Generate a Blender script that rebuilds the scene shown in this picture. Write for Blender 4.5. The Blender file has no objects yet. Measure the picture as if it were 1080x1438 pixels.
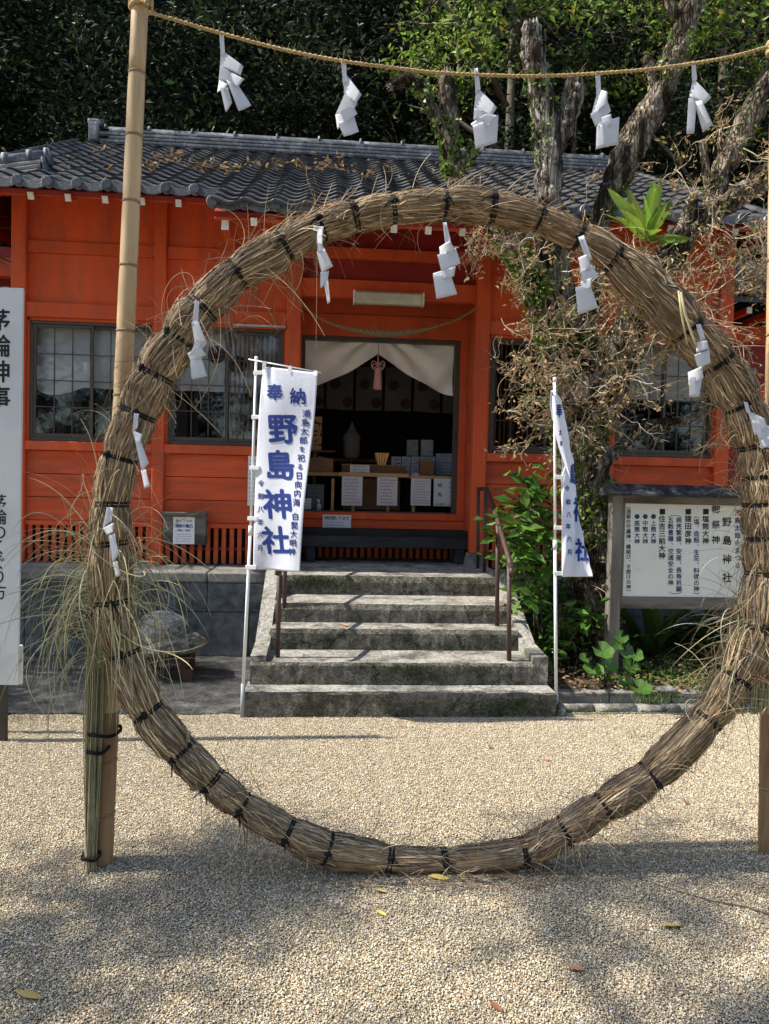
import bpy, bmesh, math, random
import numpy as np
from math import sin, cos, pi, radians, sqrt, atan2
from mathutils import Vector, Matrix, noise
random.seed(7); np.random.seed(7)
sc = bpy.context.scene
COL = sc.collection
# ------------------------------------------------------------------ camera
CAM = Vector((0, 0, 1.5)); F = 1040.0
R3 = (Matrix.Rotation(radians(-4.4), 3, 'Z') @ Matrix.Rotation(radians(90 - 1.7), 3, 'X') @ Matrix.Rotation(radians(1.3), 3, 'Z'))
cd = bpy.data.cameras.new('camera'); cam = bpy.data.objects.new('camera', cd); COL.objects.link(cam)
cam.matrix_world = Matrix.Translation(CAM) @ R3.to_4x4()
cd.sensor_fit = 'VERTICAL'; cd.sensor_height = 36; cd.lens = F / 1438 * 36; cd.clip_end = 500; cd.clip_start = .05
sc.camera = cam
# ------------------------------------------------------------------ light
SUN_EL, SUN_AZ = 50.0, -1.5      # from the left, almost exactly along the ring
sd = Vector((-cos(radians(SUN_EL)) * cos(radians(SUN_AZ)), cos(radians(SUN_EL)) * sin(radians(SUN_AZ)), sin(radians(SUN_EL))))
w = bpy.data.worlds.new('World'); sc.world = w; w.use_nodes = True
nt = w.node_tree; sky = nt.nodes.new('ShaderNodeTexSky'); sky.sky_type = 'NISHITA'; sky.sun_disc = False
sky.sun_elevation = radians(SUN_EL); sky.sun_rotation = atan2(sd.x, sd.y) % (2 * pi)
bg = nt.nodes['Background']; bg.inputs[1].default_value = 0.15; nt.links.new(sky.outputs[0], bg.inputs[0])
ld = bpy.data.lights.new('sun', 'SUN'); ld.energy = 4.4; ld.angle = radians(.55); ld.color = (1, .94, .84)
sun = bpy.data.objects.new('sun', ld); COL.objects.link(sun); sun.location = sd * 50
sun.rotation_euler = sd.to_track_quat('Z', 'Y').to_euler()
sc.view_settings.view_transform = 'Standard'; sc.view_settings.look = 'None'
sc.view_settings.exposure = 1.0; sc.view_settings.gamma = 1; sc.view_settings.use_curve_mapping = False
sc.render.engine = 'CYCLES'; sc.cycles.use_denoising = True
sc.cycles.max_bounces = 6; sc.cycles.diffuse_bounces = 4; sc.cycles.glossy_bounces = 3; sc.cycles.transparent_max_bounces = 16
sc.cycles.transmission_bounces = 4

# ------------------------------------------------------------------ pixel helpers (pixels of the photograph -> points at real depths)
def ray(px, py): return R3 @ Vector(((px - 540) / F, -(py - 719) / F, -1))
def PY(px, py, y): d = ray(px, py); return CAM + d * (y / d.y)
def PZ(px, py, z=0.0): d = ray(px, py); return CAM + d * ((z - 1.5) / d.z)

# ------------------------------------------------------------------ materials
MATS = {}
def mat(name, col, rough=.7, var=.25, scale=6, bump=.0, bscale=60, col2=None, c2scale=2.5, c2lo=.5, c2hi=.62, rnd=0, spec=.3, stretch=(1, 1, 1),
        metal=0, trans=0, emit=0, island=0, c2amt=1.0, hue=0, crack=0, speck=0, crackw=.012, crackd=.35):
    if name in MATS: return MATS[name]
    m = bpy.data.materials.new(name); m.use_nodes = True; MATS[name] = m
    n = m.node_tree.nodes; L = m.node_tree.links; b = n['Principled BSDF']
    b.inputs['Roughness'].default_value = rough; b.inputs['Specular IOR Level'].default_value = spec; b.inputs['Metallic'].default_value = metal
    tc = n.new('ShaderNodeTexCoord'); mp = n.new('ShaderNodeMapping'); mp.inputs['Scale'].default_value = stretch
    L.new(tc.outputs['Object'], mp.inputs[0]); co = mp.outputs[0]
    def noi(s, det=4, r=.6, off=0):
        t = n.new('ShaderNodeTexNoise'); t.inputs['Scale'].default_value = s; t.inputs['Detail'].default_value = det; t.inputs['Roughness'].default_value = r
        if off:
            a = n.new('ShaderNodeVectorMath'); a.operation = 'ADD'; a.inputs[1].default_value = (off, off * .7, off * 1.3); L.new(co, a.inputs[0]); L.new(a.outputs[0], t.inputs[0])
        else: L.new(co, t.inputs[0])
        return t.outputs[0]
    def mr(src, a, b_, c, d):
        t = n.new('ShaderNodeMapRange'); L.new(src, t.inputs[0])
        for i, v in enumerate((a, b_, c, d)): t.inputs[i + 1].default_value = v
        return t.outputs[0]
    c = n.new('ShaderNodeRGB'); c.outputs[0].default_value = (*col, 1); cur = c.outputs[0]
    if col2:
        mx = n.new('ShaderNodeMix'); mx.data_type = 'RGBA'; L.new(mr(noi(c2scale, 5, .65, 7.3), c2lo, c2hi, 0, c2amt), mx.inputs[0]); L.new(cur, mx.inputs[6]); mx.inputs[7].default_value = (*col2, 1); cur = mx.outputs[2]
    hs = n.new('ShaderNodeHueSaturation'); L.new(cur, hs.inputs[4]); val = mr(noi(scale), .3, .7, 1 - var, 1 + var)
    if rnd or island:
        if island: rs = n.new('ShaderNodeNewGeometry').outputs['Random Per Island']; am = island
        else: rs = n.new('ShaderNodeObjectInfo').outputs['Random']; am = rnd
        mu = n.new('ShaderNodeMath'); mu.operation = 'MULTIPLY'; L.new(val, mu.inputs[0]); L.new(mr(rs, 0, 1, 1 - am, 1 + am), mu.inputs[1]); val = mu.outputs[0]
        if hue:
            wn = n.new('ShaderNodeTexWhiteNoise'); wn.noise_dimensions = '1D'; L.new(rs, wn.inputs['W']); L.new(mr(wn.outputs[0], 0, 1, .5 - hue, .5 + hue), hs.inputs[0])
    if crack:
        vo = n.new('ShaderNodeTexVoronoi'); vo.feature = 'DISTANCE_TO_EDGE'; vo.inputs['Scale'].default_value = crack
        wa = n.new('ShaderNodeVectorMath'); wa.operation = 'ADD'; nz_ = n.new('ShaderNodeTexNoise'); nz_.inputs['Scale'].default_value = 4; nz_.inputs['Detail'].default_value = 6; L.new(co, nz_.inputs[0]); sc_v = n.new('ShaderNodeVectorMath'); sc_v.operation = 'SCALE'; sc_v.inputs[3].default_value = .35; L.new(nz_.outputs[1], sc_v.inputs[0]); L.new(co, wa.inputs[0]); L.new(sc_v.outputs[0], wa.inputs[1]); L.new(wa.outputs[0], vo.inputs[0])
        mu2 = n.new('ShaderNodeMath'); mu2.operation = 'MULTIPLY'; L.new(val, mu2.inputs[0]); L.new(mr(vo.outputs['Distance'], 0, crackw, crackd, 1), mu2.inputs[1]); val = mu2.outputs[0]
    if speck:
        vo = n.new('ShaderNodeTexVoronoi'); vo.inputs['Scale'].default_value = speck; L.new(co, vo.inputs[0]); sp = n.new('ShaderNodeSeparateColor'); L.new(vo.outputs['Color'], sp.inputs[0])
        mu2 = n.new('ShaderNodeMath'); mu2.operation = 'MULTIPLY'; L.new(val, mu2.inputs[0]); L.new(mr(sp.outputs[0], 0, 1, .65, 1.4), mu2.inputs[1]); val = mu2.outputs[0]
    L.new(val, hs.inputs[2]); cur = hs.outputs[0]
    L.new(cur, b.inputs['Base Color'])
    if bump:
        hgt = noi(bscale, 6, .65, 3.1)
        if crackw > .05: hm = n.new('ShaderNodeMath'); hm.operation = 'ADD'; L.new(hgt, hm.inputs[0]); L.new(mr(vo.outputs['Distance'], 0, crackw * 1.5, -.6, .6), hm.inputs[1]); hgt = hm.outputs[0]
        bp = n.new('ShaderNodeBump'); bp.inputs['Strength'].default_value = bump; bp.inputs['Distance'].default_value = .03 if bump >= 1 else .02
        L.new(hgt, bp.inputs['Height']); L.new(bp.outputs[0], b.inputs['Normal'])
    if trans:
        tr = n.new('ShaderNodeBsdfTranslucent'); L.new(cur, tr.inputs[0]); ms = n.new('ShaderNodeMixShader'); ms.inputs[0].default_value = trans
        L.new(b.outputs[0], ms.inputs[1]); L.new(tr.outputs[0], ms.inputs[2]); L.new(ms.outputs[0], n['Material Output'].inputs[0])
    if emit: b.inputs['Emission Color'].default_value = (*col, 1); b.inputs['Emission Strength'].default_value = emit
    return m

RED = mat('vermilion_paint', (.60, .090, .026), .66, .16, 3, .3, 90, col2=(.36, .085, .045), c2scale=9, c2lo=.47, c2hi=.72, stretch=(1, 1, .22), rnd=.06, spec=.2, c2amt=.8)
REDW = mat('vermilion_boards', (.58, .092, .030), .7, .2, 5, .4, 40, col2=(.32, .085, .05), c2scale=6, c2lo=.46, c2hi=.72, rnd=.08, spec=.2, stretch=(.3, 1, 2), c2amt=.8)
REDD = mat('dark_and_shaded_red', (.22, .018, .014), .6, .2, 4, .2, 60, rnd=.06)  # darker red also puts recess shade into the porch panels' colour
WHT = mat('white_end_paint', (.70, .68, .62), .7, .15, 30, rnd=.08)
TILE = mat('smoked_roof_tile', (.050, .050, .052), .5, .35, 14, .4, 70, col2=(.14, .14, .14), c2scale=9, c2lo=.58, c2hi=.72, rnd=.28, spec=.3, c2amt=.7)
TILEB = mat('ridge_tile', (.090, .092, .097), .45, .35, 14, .35, 70, col2=(.30, .30, .29), c2scale=7, c2lo=.5, c2hi=.7, rnd=.2, spec=.5)
TDISC = mat('lichened_tile_disc', (.10, .11, .125), .5, .3, 20, .4, 90, col2=(.45, .45, .42), c2scale=14, c2lo=.56, c2hi=.66, rnd=.3)
CONC = mat('weathered_concrete', (.27, .26, .235), .92, .3, 22, .7, 120, col2=(.085, .083, .07), c2scale=3.2, c2lo=.40, c2hi=.66, spec=.15, c2amt=.75)
CONCT = mat('worn_step_concrete', (.38, .36, .315), .92, .35, 25, .9, 130, col2=(.13, .125, .105), c2scale=4, c2lo=.44, c2hi=.64, spec=.15, crack=1.6, speck=120)
CONCM = mat('mossy_riser', (.20, .185, .15), .95, .5, 16, 1.0, 70, col2=(.075, .07, .05), c2scale=3.4, c2lo=.46, c2hi=.62, spec=.1, c2amt=.85, crack=1.3, speck=110)
STONE = mat('foundation_stone', (.115, .122, .125), .9, .4, 12, .6, 90, col2=(.045, .05, .052), c2scale=3.4, c2lo=.45, c2hi=.65, rnd=.12, spec=.15)
WOODG = mat('grey_weathered_wood', (.17, .155, .135), .85, .35, 9, .6, 60, col2=(.07, .062, .05), c2scale=4, stretch=(1, 1, .18), spec=.15)
WOODGH = mat('grey_weathered_rail', (.17, .155, .135), .85, .35, 9, .6, 60, col2=(.07, .062, .05), c2scale=4, stretch=(.18, 1, 1), spec=.15)
WOODD = mat('blackened_timber', (.030, .030, .032), .8, .4, 12, .5, 50, stretch=(.2, 1, 1), col2=(.10, .10, .10), c2scale=8, c2lo=.6, c2hi=.75, spec=.2)
WOODL = mat('pale_counter_wood', (.50, .29, .13), .5, .18, 6, .15, 60, stretch=(.2, 1, 1), rnd=.1)
WOODM = mat('brown_shrine_wood', (.24, .115, .05), .55, .25, 6, .2, 50, stretch=(.2, 1, 1), rnd=.12)
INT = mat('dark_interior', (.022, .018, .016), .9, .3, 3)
FRAME = mat('bronze_window_frame', (.062, .050, .038), .5, .15, 20, metal=0, spec=.4, rnd=.06)
RAILM = mat('brown_handrail_paint', (.060, .034, .026), .5, .25, 20, .2, 90, spec=.4)
BAMB = mat('dry_bamboo', (.52, .36, .19), .5, .16, 7, .12, 60, stretch=(3, 3, .35), col2=(.36, .22, .10), c2scale=5, c2lo=.5, c2hi=.7, spec=.4)
BAMN = mat('bamboo_node', (.24, .17, .10), .7, .3, 40)
BAMD = mat('dark_bamboo', (.27, .165, .085), .6, .2, 7, .15, 60, stretch=(3, 3, .35), col2=(.17, .10, .05), c2scale=5, spec=.3)  # darker tone for the lowest culms
ROPE = mat('straw_rope', (.48, .35, .17), .85, .25, 60, .4, 200)
ROPEB = mat('old_straw_rope', (.24, .165, .085), .9, .3, 60, .5, 200)
TIE = mat('black_hemp_cord', (.012, .011, .011), .85, .4, 80, .5, 250)
CORE = mat('straw_core', (.060, .042, .024), .95, .4, 50, .6, 150)
ST = [mat('straw_%s' % n_, c_, .62, .25, 18, rnd=0, island=.42, spec=.3) for n_, c_ in (('tan', (.33, .228, .122)), ('brown', (.16, .10, .053)), ('pale', (.58, .45, .28)), ('grey', (.22, .175, .12)), ('rust', (.25, .14, .075)))]
BLADE = [mat('susuki_green', (.24, .245, .125), .5, .2, 20, island=.25, trans=.2), mat('susuki_straw', (.56, .48, .27), .5, .2, 20, island=.2, trans=.15), mat('susuki_pale', (.40, .40, .24), .5, .2, 20, island=.2, trans=.15)]
PAPER = mat('white_paper', (.80, .81, .84), .75, .04, 8, .04, 14, spec=.2, trans=.4)
SHEET = mat('notice_paper', (.72, .72, .72), .7, .05, 6, rnd=.04)
CLOTH = mat('banner_cloth', (.74, .76, .84), .8, .05, 5, .12, 12, trans=.15, spec=.1)
CURT = mat('offwhite_curtain', (.85, .83, .79), .9, .06, 6, .2, 30, spec=.1)
CURTW = mat('white_window_curtain', (.80, .81, .83), .9, .05, 6)
INK = mat('navy_ink', (.016, .038, .21), .7, .08, 20)
BLK = mat('black_ink', (.012, .012, .014), .7, .1, 20)
NAVY = mat('dark_navy_ink', (.025, .04, .13), .7, .1, 20)
REDI = mat('red_ink', (.45, .06, .05), .7, .1, 20)
GREYI = mat('grey_print', (.18, .19, .23), .7, .1, 20)
SIGNW = mat('painted_sign_board', (.56, .585, .60), .5, .05, 3, .05, 20, col2=(.45, .46, .45), c2scale=2, c2lo=.6, c2hi=.8, spec=.3)
SIGNP = mat('cream_sign_panel', (.68, .68, .62), .45, .05, 3, col2=(.55, .55, .48), c2scale=2.5, c2lo=.55, c2hi=.8, spec=.35)
POLEW = mat('white_banner_pole', (.72, .73, .74), .35, .05, 10, spec=.5)
POLEG = mat('grey_pole_end', (.30, .31, .32), .5, .1, 10)
BARK = mat('grey_bark', (.36, .30, .22), .95, .45, 16, 1.0, 38, crack=26, crackw=.16, crackd=.42, stretch=(1, 1, .30), col2=(.055, .042, .028), c2scale=9, c2lo=.44, c2hi=.56, spec=.08)
BARKD = mat('bare_dead_wood', (.42, .385, .33), .9, .45, 26, 1.0, 60, crack=30, crackw=.14, crackd=.45, stretch=(1, 1, .12), col2=(.07, .052, .038), c2scale=13, c2lo=.47, c2hi=.56, spec=.1)
BARKF = mat('forest_bark', (.10, .085, .065), .95, .3, 8, .8, 30, stretch=(1, 1, .3))
TWIG = mat('bare_twig', (.36, .29, .20), .9, .3, 20, island=.3)
def leafm(name, col, isl=.4, tr=.3, rough=.45, hue=.02): return mat(name, col, rough, .15, 5, island=isl, trans=tr, spec=.35, hue=hue)
IVY = leafm('ivy_leaf', (.13, .20, .03)); DRYL = leafm('dry_leaf', (.33, .22, .11), .35, .2, .8); LITT = leafm('litter_leaf', (.15, .095, .05), .4, .1, .85)
FOR1 = leafm('forest_leaf', (.032, .056, .014), .5, .25, .6); FOR2 = leafm('shaded_forest_leaf', (.007, .012, .0045), .5, .1, .9); FOR3 = leafm('sunlit_forest_leaf', (.19, .28, .05), .45, .5)  # forest shade and sunlight are put into the dark and bright leaf colours
SHR = mat('shrub_leaf', (.075, .17, .022), .33, .15, 5, rnd=.4, trans=.3, spec=.5, hue=.02); SHRS = leafm('shrub_leaf_mass', (.07, .15, .022), .4, .3, .35)
FERN = mat('fern_frond', (.20, .30, .03), .4, .2, 5, rnd=.3, trans=.45, spec=.4, hue=.03, col2=(.50, .46, .04), c2scale=6, c2lo=.55, c2hi=.7)
FERND = mat('dark_frond', (.05, .095, .02), .4, .25, 6, rnd=.35, trans=.25, spec=.4)
FAR = mat('leopard_plant_leaf', (.075, .155, .026), .28, .12, 8, rnd=.25, trans=.25, spec=.5)
YEL = mat('yellow_fallen_leaf', (.58, .43, .13), .7, .2, 20, rnd=.2); ORG = mat('orange_fallen_leaf', (.40, .19, .09), .7, .2, 20, rnd=.2)
GLASSC = None
def glass():
    m = bpy.data.materials.new('window_glass'); m.use_nodes = True; n = m.node_tree.nodes; L = m.node_tree.links; n.remove(n['Principled BSDF'])
    t = n.new('ShaderNodeBsdfTransparent'); t.inputs[0].default_value = (.95, .96, .96, 1); g = n.new('ShaderNodeBsdfGlossy'); g.inputs[1].default_value = .03
    f = n.new('ShaderNodeFresnel'); f.inputs[0].default_value = 1.7; x = n.new('ShaderNodeMixShader'); L.new(f.outputs[0], x.inputs[0]); L.new(t.outputs[0], x.inputs[1]); L.new(g.outputs[0], x.inputs[2]); L.new(x.outputs[0], n['Material Output'].inputs[0]); return m
GLASS = glass()

# ------------------------------------------------------------------ mesh helpers
class MB:
    def __init__(s): s.v = []; s.f = []; s.m = []; s.sm = []
    def add(s, vs, fs, mi=0, smooth=False):
        o = len(s.v); s.v += [tuple(v) for v in vs]; s.f += [tuple(i + o for i in f) for f in fs]; s.m += [mi] * len(fs); s.sm += [smooth] * len(fs); return s
    def box(s, x0, x1, y0, y1, z0, z1, b=0.004, mi=0):
        b = min(b, (x1 - x0) * .3, (y1 - y0) * .3, (z1 - z0) * .3)
        return s.obox(Vector(((x0 + x1) / 2, (y0 + y1) / 2, (z0 + z1) / 2)), ((x1 - x0) / 2, (y1 - y0) / 2, (z1 - z0) / 2), None, b, mi)
    def obox(s, c, h, rot=None, b=.003, mi=0):
        vs = []; key = {}
        for sx in (-1, 1):
            for sy in (-1, 1):
                for sz in (-1, 1):
                    for ax in range(3):
                        p = [sx * (h[0] - b), sy * (h[1] - b), sz * (h[2] - b)]; q = (sx, sy, sz)
                        p[ax] = q[ax] * h[ax]; key[(sx, sy, sz, ax)] = len(vs); vs.append(Vector(p))
        fs = []
        for ax in range(3):
            a1, a2 = [(1, 2), (2, 0), (0, 1)][ax]
            for sg in (-1, 1):
                q = []
                for (u, v) in ((-1, -1), (1, -1), (1, 1), (-1, 1)):
                    k = [0, 0, 0]; k[ax] = sg; k[a1] = u; k[a2] = v; q.append(key[(*k, ax)])
                fs.append(q if sg > 0 else q[::-1])
            for u in (-1, 1):
                for v in (-1, 1):
                    k1 = [0, 0, 0]; k2 = [0, 0, 0]; k1[a1] = k2[a1] = u; k1[a2] = k2[a2] = v; k1[ax] = -1; k2[ax] = 1
                    q = [key[(*k1, a1)], key[(*k2, a1)], key[(*k2, a2)], key[(*k1, a2)]]; fs.append(q if u * v < 0 else q[::-1])
        for sx in (-1, 1):
            for sy in (-1, 1):
                for sz in (-1, 1):
                    q = [key[(sx, sy, sz, a)] for a in range(3)]; fs.append(q if sx * sy * sz > 0 else q[::-1])
        if rot is not None: vs = [rot @ v for v in vs]
        return s.add([v + Vector(c) for v in vs], fs, mi)
    def beam(s, a, b_, wd, ht, bev=.003, mi=0, up=(0, 0, 1)):
        a = Vector(a); b_ = Vector(b_); d = b_ - a; x = d.normalized(); u = Vector(up); y = u.cross(x).normalized(); z = x.cross(y)
        return s.obox((a + b_) / 2, (d.length / 2, wd / 2, ht / 2), Matrix((x, y, z)).transposed(), bev, mi)
    def tube(s, path, r, n=8, mi=0, cap=True, smooth=True, jit=0, seed=0):
        path = [Vector(p) for p in path]; N = len(path); rr = r if hasattr(r, '__len__') else [r] * N
        t = [(path[min(i + 1, N - 1)] - path[max(i - 1, 0)]).normalized() for i in range(N)]
        ref = Vector((0, 0, 1)) if abs(t[0].z) < .9 else Vector((1, 0, 0)); u = t[0].cross(ref).normalized(); vs = []
        for i in range(N):
            u = (u - t[i] * u.dot(t[i])).normalized(); v = t[i].cross(u)
            for k in range(n):
                a = 2 * pi * k / n; d = u * cos(a) + v * sin(a); R = rr[i]
                if jit: R *= 1 + jit * (noise.noise(Vector((cos(a) * 1.3 + seed, sin(a) * 1.3, i * .35))) + .6 * noise.noise((path[i] + d * R) * 9) + (.55 * abs(noise.noise(Vector((a * R * 55 + seed, (path[i].z) * 7, seed)))) - .1 + .3 * noise.noise((path[i] + d * R) * 34) if n > 30 else 0))
                vs.append(path[i] + d * R)
        fs = [(i * n + k, i * n + (k + 1) % n, (i + 1) * n + (k + 1) % n, (i + 1) * n + k) for i in range(N - 1) for k in range(n)]
        if cap: fs += [tuple(range(n))[::-1], tuple((N - 1) * n + k for k in range(n))]
        return s.add(vs, fs, mi, smooth)
    def grid(s, fn, nu, nv, mi=0, smooth=True):
        vs = [fn(i / nu, j / nv) for j in range(nv + 1) for i in range(nu + 1)]
        return s.add(vs, [(j * (nu + 1) + i, j * (nu + 1) + i + 1, (j + 1) * (nu + 1) + i + 1, (j + 1) * (nu + 1) + i) for j in range(nv) for i in range(nu)], mi, smooth)
WL = {}
def wl(o): return WL.get(o.name, Vector()) if o else Vector()
def meshof(name, mb, mats, off=Vector()):
    me = bpy.data.meshes.new(name); me.from_pydata([(v[0] - off.x, v[1] - off.y, v[2] - off.z) for v in mb.v], [], mb.f)
    for m in (mats if isinstance(mats, (list, tuple)) else [mats]): me.materials.append(m)
    me.polygons.foreach_set('material_index', mb.m); me.polygons.foreach_set('use_smooth', mb.sm); me.update(); return me
def thing(name, label, cat, loc=(0, 0, 0), group=None):
    o = bpy.data.objects.new(name, None); COL.objects.link(o); o.location = loc; o.empty_display_size = .1; WL[o.name] = Vector(loc)
    return tag(o, label, cat, group)
def tag(o, label, cat, group=None, kind=None):
    if label: o['label'] = label
    if cat: o['category'] = cat
    if group: o['group'] = group
    if kind: o['kind'] = kind
    return o
def part(name, mb, mats, parent=None, kind=None, label=None):
    off = wl(parent); o = bpy.data.objects.new(name, meshof(name, mb, mats, off)); COL.objects.link(o)
    if parent: o.parent = parent
    WL[o.name] = Vector(off)
    if kind: o['kind'] = kind
    if label: o['label'] = label
    return o
def solo(name, mb, mats, label, cat, loc, group=None):       # a thing that is one mesh, origin at its base
    o = bpy.data.objects.new(name, meshof(name, mb, mats, Vector(loc))); COL.objects.link(o); o.location = loc; WL[o.name] = Vector(loc)
    return tag(o, label, cat, group)
def struct(name, mb, mats): o = part(name, mb, mats); o['kind'] = 'structure'; return o
def inst(name, me, parent, loc, rot=(0, 0, 0), scale=(1, 1, 1)):
    o = bpy.data.objects.new(name, me); COL.objects.link(o); o.parent = parent; o.location = Vector(loc) - wl(parent); o.rotation_euler = rot; o.scale = scale; return o
def fastmesh(name, V, Fq, mats, mi=None, smooth=False, k=4):
    me = bpy.data.meshes.new(name); me.vertices.add(len(V)); me.vertices.foreach_set('co', np.asarray(V, np.float32).ravel())
    nf = len(Fq); me.loops.add(nf * k); me.loops.foreach_set('vertex_index', np.asarray(Fq, np.int32).ravel())
    me.polygons.add(nf); me.polygons.foreach_set('loop_start', np.arange(nf, dtype=np.int32) * k)
    for m in mats: me.materials.append(m)
    if mi is not None: me.polygons.foreach_set('material_index', np.asarray(mi, np.int32))
    me.polygons.foreach_set('use_smooth', np.full(nf, smooth)); me.update(calc_edges=True); return me
def fobj(name, me, parent=None, kind=None):
    o = bpy.data.objects.new(name, me); COL.objects.link(o); WL[o.name] = wl(parent)
    if parent: o.parent = parent; o.location = -wl(parent)
    if kind: o['kind'] = kind
    return o
def leaf_cloud(name, C, size, mats, droop=.2, aspect=.42, mi=None, rng=None, updir=.5, norm=None):
    """two-quad folded leaves at centres C"""
    n = len(C); rng = rng or np.random
    d = rng.normal(size=(n, 3)); d[:, 2] = d[:, 2] * .5 - droop; d /= np.linalg.norm(d, axis=1)[:, None]
    nn = rng.normal(size=(n, 3)) if norm is None else norm + rng.normal(size=(n, 3)) * .45
    nn[:, 2] += updir; s = np.cross(d, nn); s /= np.linalg.norm(s, axis=1)[:, None] + 1e-9; up = np.cross(s, d)
    L = size * rng.uniform(.6, 1.3, n)[:, None]; Wd = L * aspect * .5
    a = C; mid = C + d * L * .5; tip = C + d * L - up * L * .12
    V = np.stack([a, mid + s * Wd + up * Wd * .35, tip, mid - s * Wd + up * Wd * .35], 1).reshape(-1, 3)
    b = np.arange(n)[:, None] * 4; Fq = np.concatenate([b + np.array([0, 1, 2]), b + np.array([0, 2, 3])], 1).reshape(-1, 3)
    m2 = None if mi is None else np.repeat(mi, 2)
    return fastmesh(name, V, Fq, mats, m2, False, 3)
def tangle(paths, radii, nside=3):
    """many thin tapering tubes -> V, F"""
    V = []; Fq = []; o = 0
    for P, r in zip(paths, radii):
        P = np.asarray(P); N = len(P); t = np.gradient(P, axis=0); t /= np.linalg.norm(t, axis=1)[:, None] + 1e-9
        ref = np.array([.3, .9, .2]); u = np.cross(t, ref); u /= np.linalg.norm(u, axis=1)[:, None] + 1e-9; v = np.cross(t, u)
        rr = (r * np.linspace(1, .45, N))[:, None]
        ring = [P + (u * cos(2 * pi * k / nside) + v * sin(2 * pi * k / nside)) * rr for k in range(nside)]
        V.append(np.stack(ring, 1).reshape(-1, 3)); i = np.arange(N - 1)[:, None] * nside
        for k in range(nside): k2 = (k + 1) % nside; Fq.append(o + np.concatenate([i + k, i + k2, i + nside + k2, i + nside + k], 1))
        o += N * nside
    return np.concatenate(V), np.concatenate(Fq)

# ------------------------------------------------------------------ lettering
GL = {}
def glyph(ch, bold):
    k = ch
    if k not in GL:
        c = bpy.data.curves.new('t', 'FONT'); c.body = ch; c.size = 1; c.resolution_u = 3
        o = bpy.data.objects.new('t', c); COL.objects.link(o); dg = bpy.context.evaluated_depsgraph_get()
        me = bpy.data.meshes.new_from_object(o.evaluated_get(dg))
        vs = [(v.co.x - .5, v.co.y - .36) for v in me.vertices]; fs = [tuple(p.vertices) for p in me.polygons]
        if ch.isascii() and vs: cx = (min(v[0] for v in vs) + max(v[0] for v in vs)) / 2; vs = [(a - cx, b) for a, b in vs]
        bpy.data.objects.remove(o); bpy.data.curves.remove(c); bpy.data.meshes.remove(me); GL[k] = (vs, fs)
    vs, fs = GL[k]
    if ch in '、。': vs = [(a + .55, b + .5) for a, b in vs]
    if ch in '（）ー': vs = [(b, -a) for a, b in vs]
    return vs, fs
def stamp(mb, pts, fs, fn, b, mi):
    """a bolder weight: the glyph printed a few times with tiny shifts, each a hair further out"""
    for k, (dx, dy) in enumerate(((0, 0), (b, b * .3), (-b, -b * .3), (-b * .3, b), (b * .3, -b))[:5 if b else 1]):
        mb.add([fn(p[0] + dx * .62, p[1] + dy * .62) + Vector((0, -.00022 * k, 0)) for p in pts], fs, mi)
def chars(parent, m, text, *a, **k):
    """each big character a part of its own"""
    cx, ytop, size, pitch = a[:4]
    for i, c in enumerate(text):
        mb = MB(); column(mb, c, cx, ytop - i * pitch, size, pitch, *a[4:], **k); part('character', mb, m, parent)
def column(mb, text, cx, ytop, size, pitch, fn, bold=.02, cut=0, mi=0, xscale=1, skew=0):
    """vertical lettering; fn maps (u, v) flat coordinates to the surface"""
    y = ytop - size / 2
    for ch in text:
        if ch == ' ': y -= pitch * .6; continue
        vs, fs = glyph(ch, bold)
        pts = [(cx + a * size * xscale + skew * b * size, y + b * size) for a, b in vs]
        if cut:
            bm = bmesh.new(); bv = [bm.verts.new((p[0], p[1], 0)) for p in pts]
            for f in fs:
                try: bm.faces.new([bv[i] for i in f])
                except ValueError: pass
            xs = [p[0] for p in pts]; ys = [p[1] for p in pts]
            for ax, lo, hi in ((0, min(xs), max(xs)), (1, min(ys), max(ys))):
                q = math.ceil(lo / cut) * cut
                while q < hi:
                    no = (1, 0, 0) if ax == 0 else (0, 1, 0); co = (q, 0, 0) if ax == 0 else (0, q, 0)
                    bmesh.ops.bisect_plane(bm, geom=bm.verts[:] + bm.edges[:] + bm.faces[:], plane_co=co, plane_no=no); q += cut
            bm.verts.index_update(); pts = [(v.co.x, v.co.y) for v in bm.verts]; fs = [tuple(v.index for v in f.verts) for f in bm.faces]; bm.free()
        stamp(mb, pts, fs, fn, bold * size, mi); y -= pitch
def row(mb, text, cx, cy, size, pitch, fn, bold=.015, mi=0):
    x = cx - (len(text) - 1) * pitch / 2
    for ch in text:
        vs, fs = glyph(ch, bold); stamp(mb, [(x + a * size, cy + b * size) for a, b in vs], fs, fn, bold * size, mi); x += pitch
def marks(mb, x0, x1, y0, y1, rows, fn, rng, mi=0, fill=.75):
    """small illegible print as tiny strokes"""
    h = (y0 - y1) / rows
    for r in range(rows):
        x = x0 + rng.random() * .1 * (x1 - x0); yy = y0 - (r + .5) * h; end = x1 - rng.random() * .25 * (x1 - x0)
        while x < end:
            w_ = h * rng.uniform(.12, .45)
            for q in range(2):
                a = x + rng.uniform(0, .2) * h; b = yy + rng.uniform(-.22, .22) * h; t_ = h * rng.uniform(.05, .09)
                if rng.random() < .6: mb.add([fn(a, b - t_), fn(a + w_, b - t_), fn(a + w_, b + t_), fn(a, b + t_)], [(0, 1, 2, 3)], mi)
                else: mb.add([fn(a, b - w_ * .6), fn(a + t_ * 1.6, b - w_ * .6), fn(a + t_ * 1.6, b + w_ * .6), fn(a, b + w_ * .6)], [(0, 1, 2, 3)], mi)
            x += w_ + h * rng.uniform(.05, .2)
rnd = random.Random(11)

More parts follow.
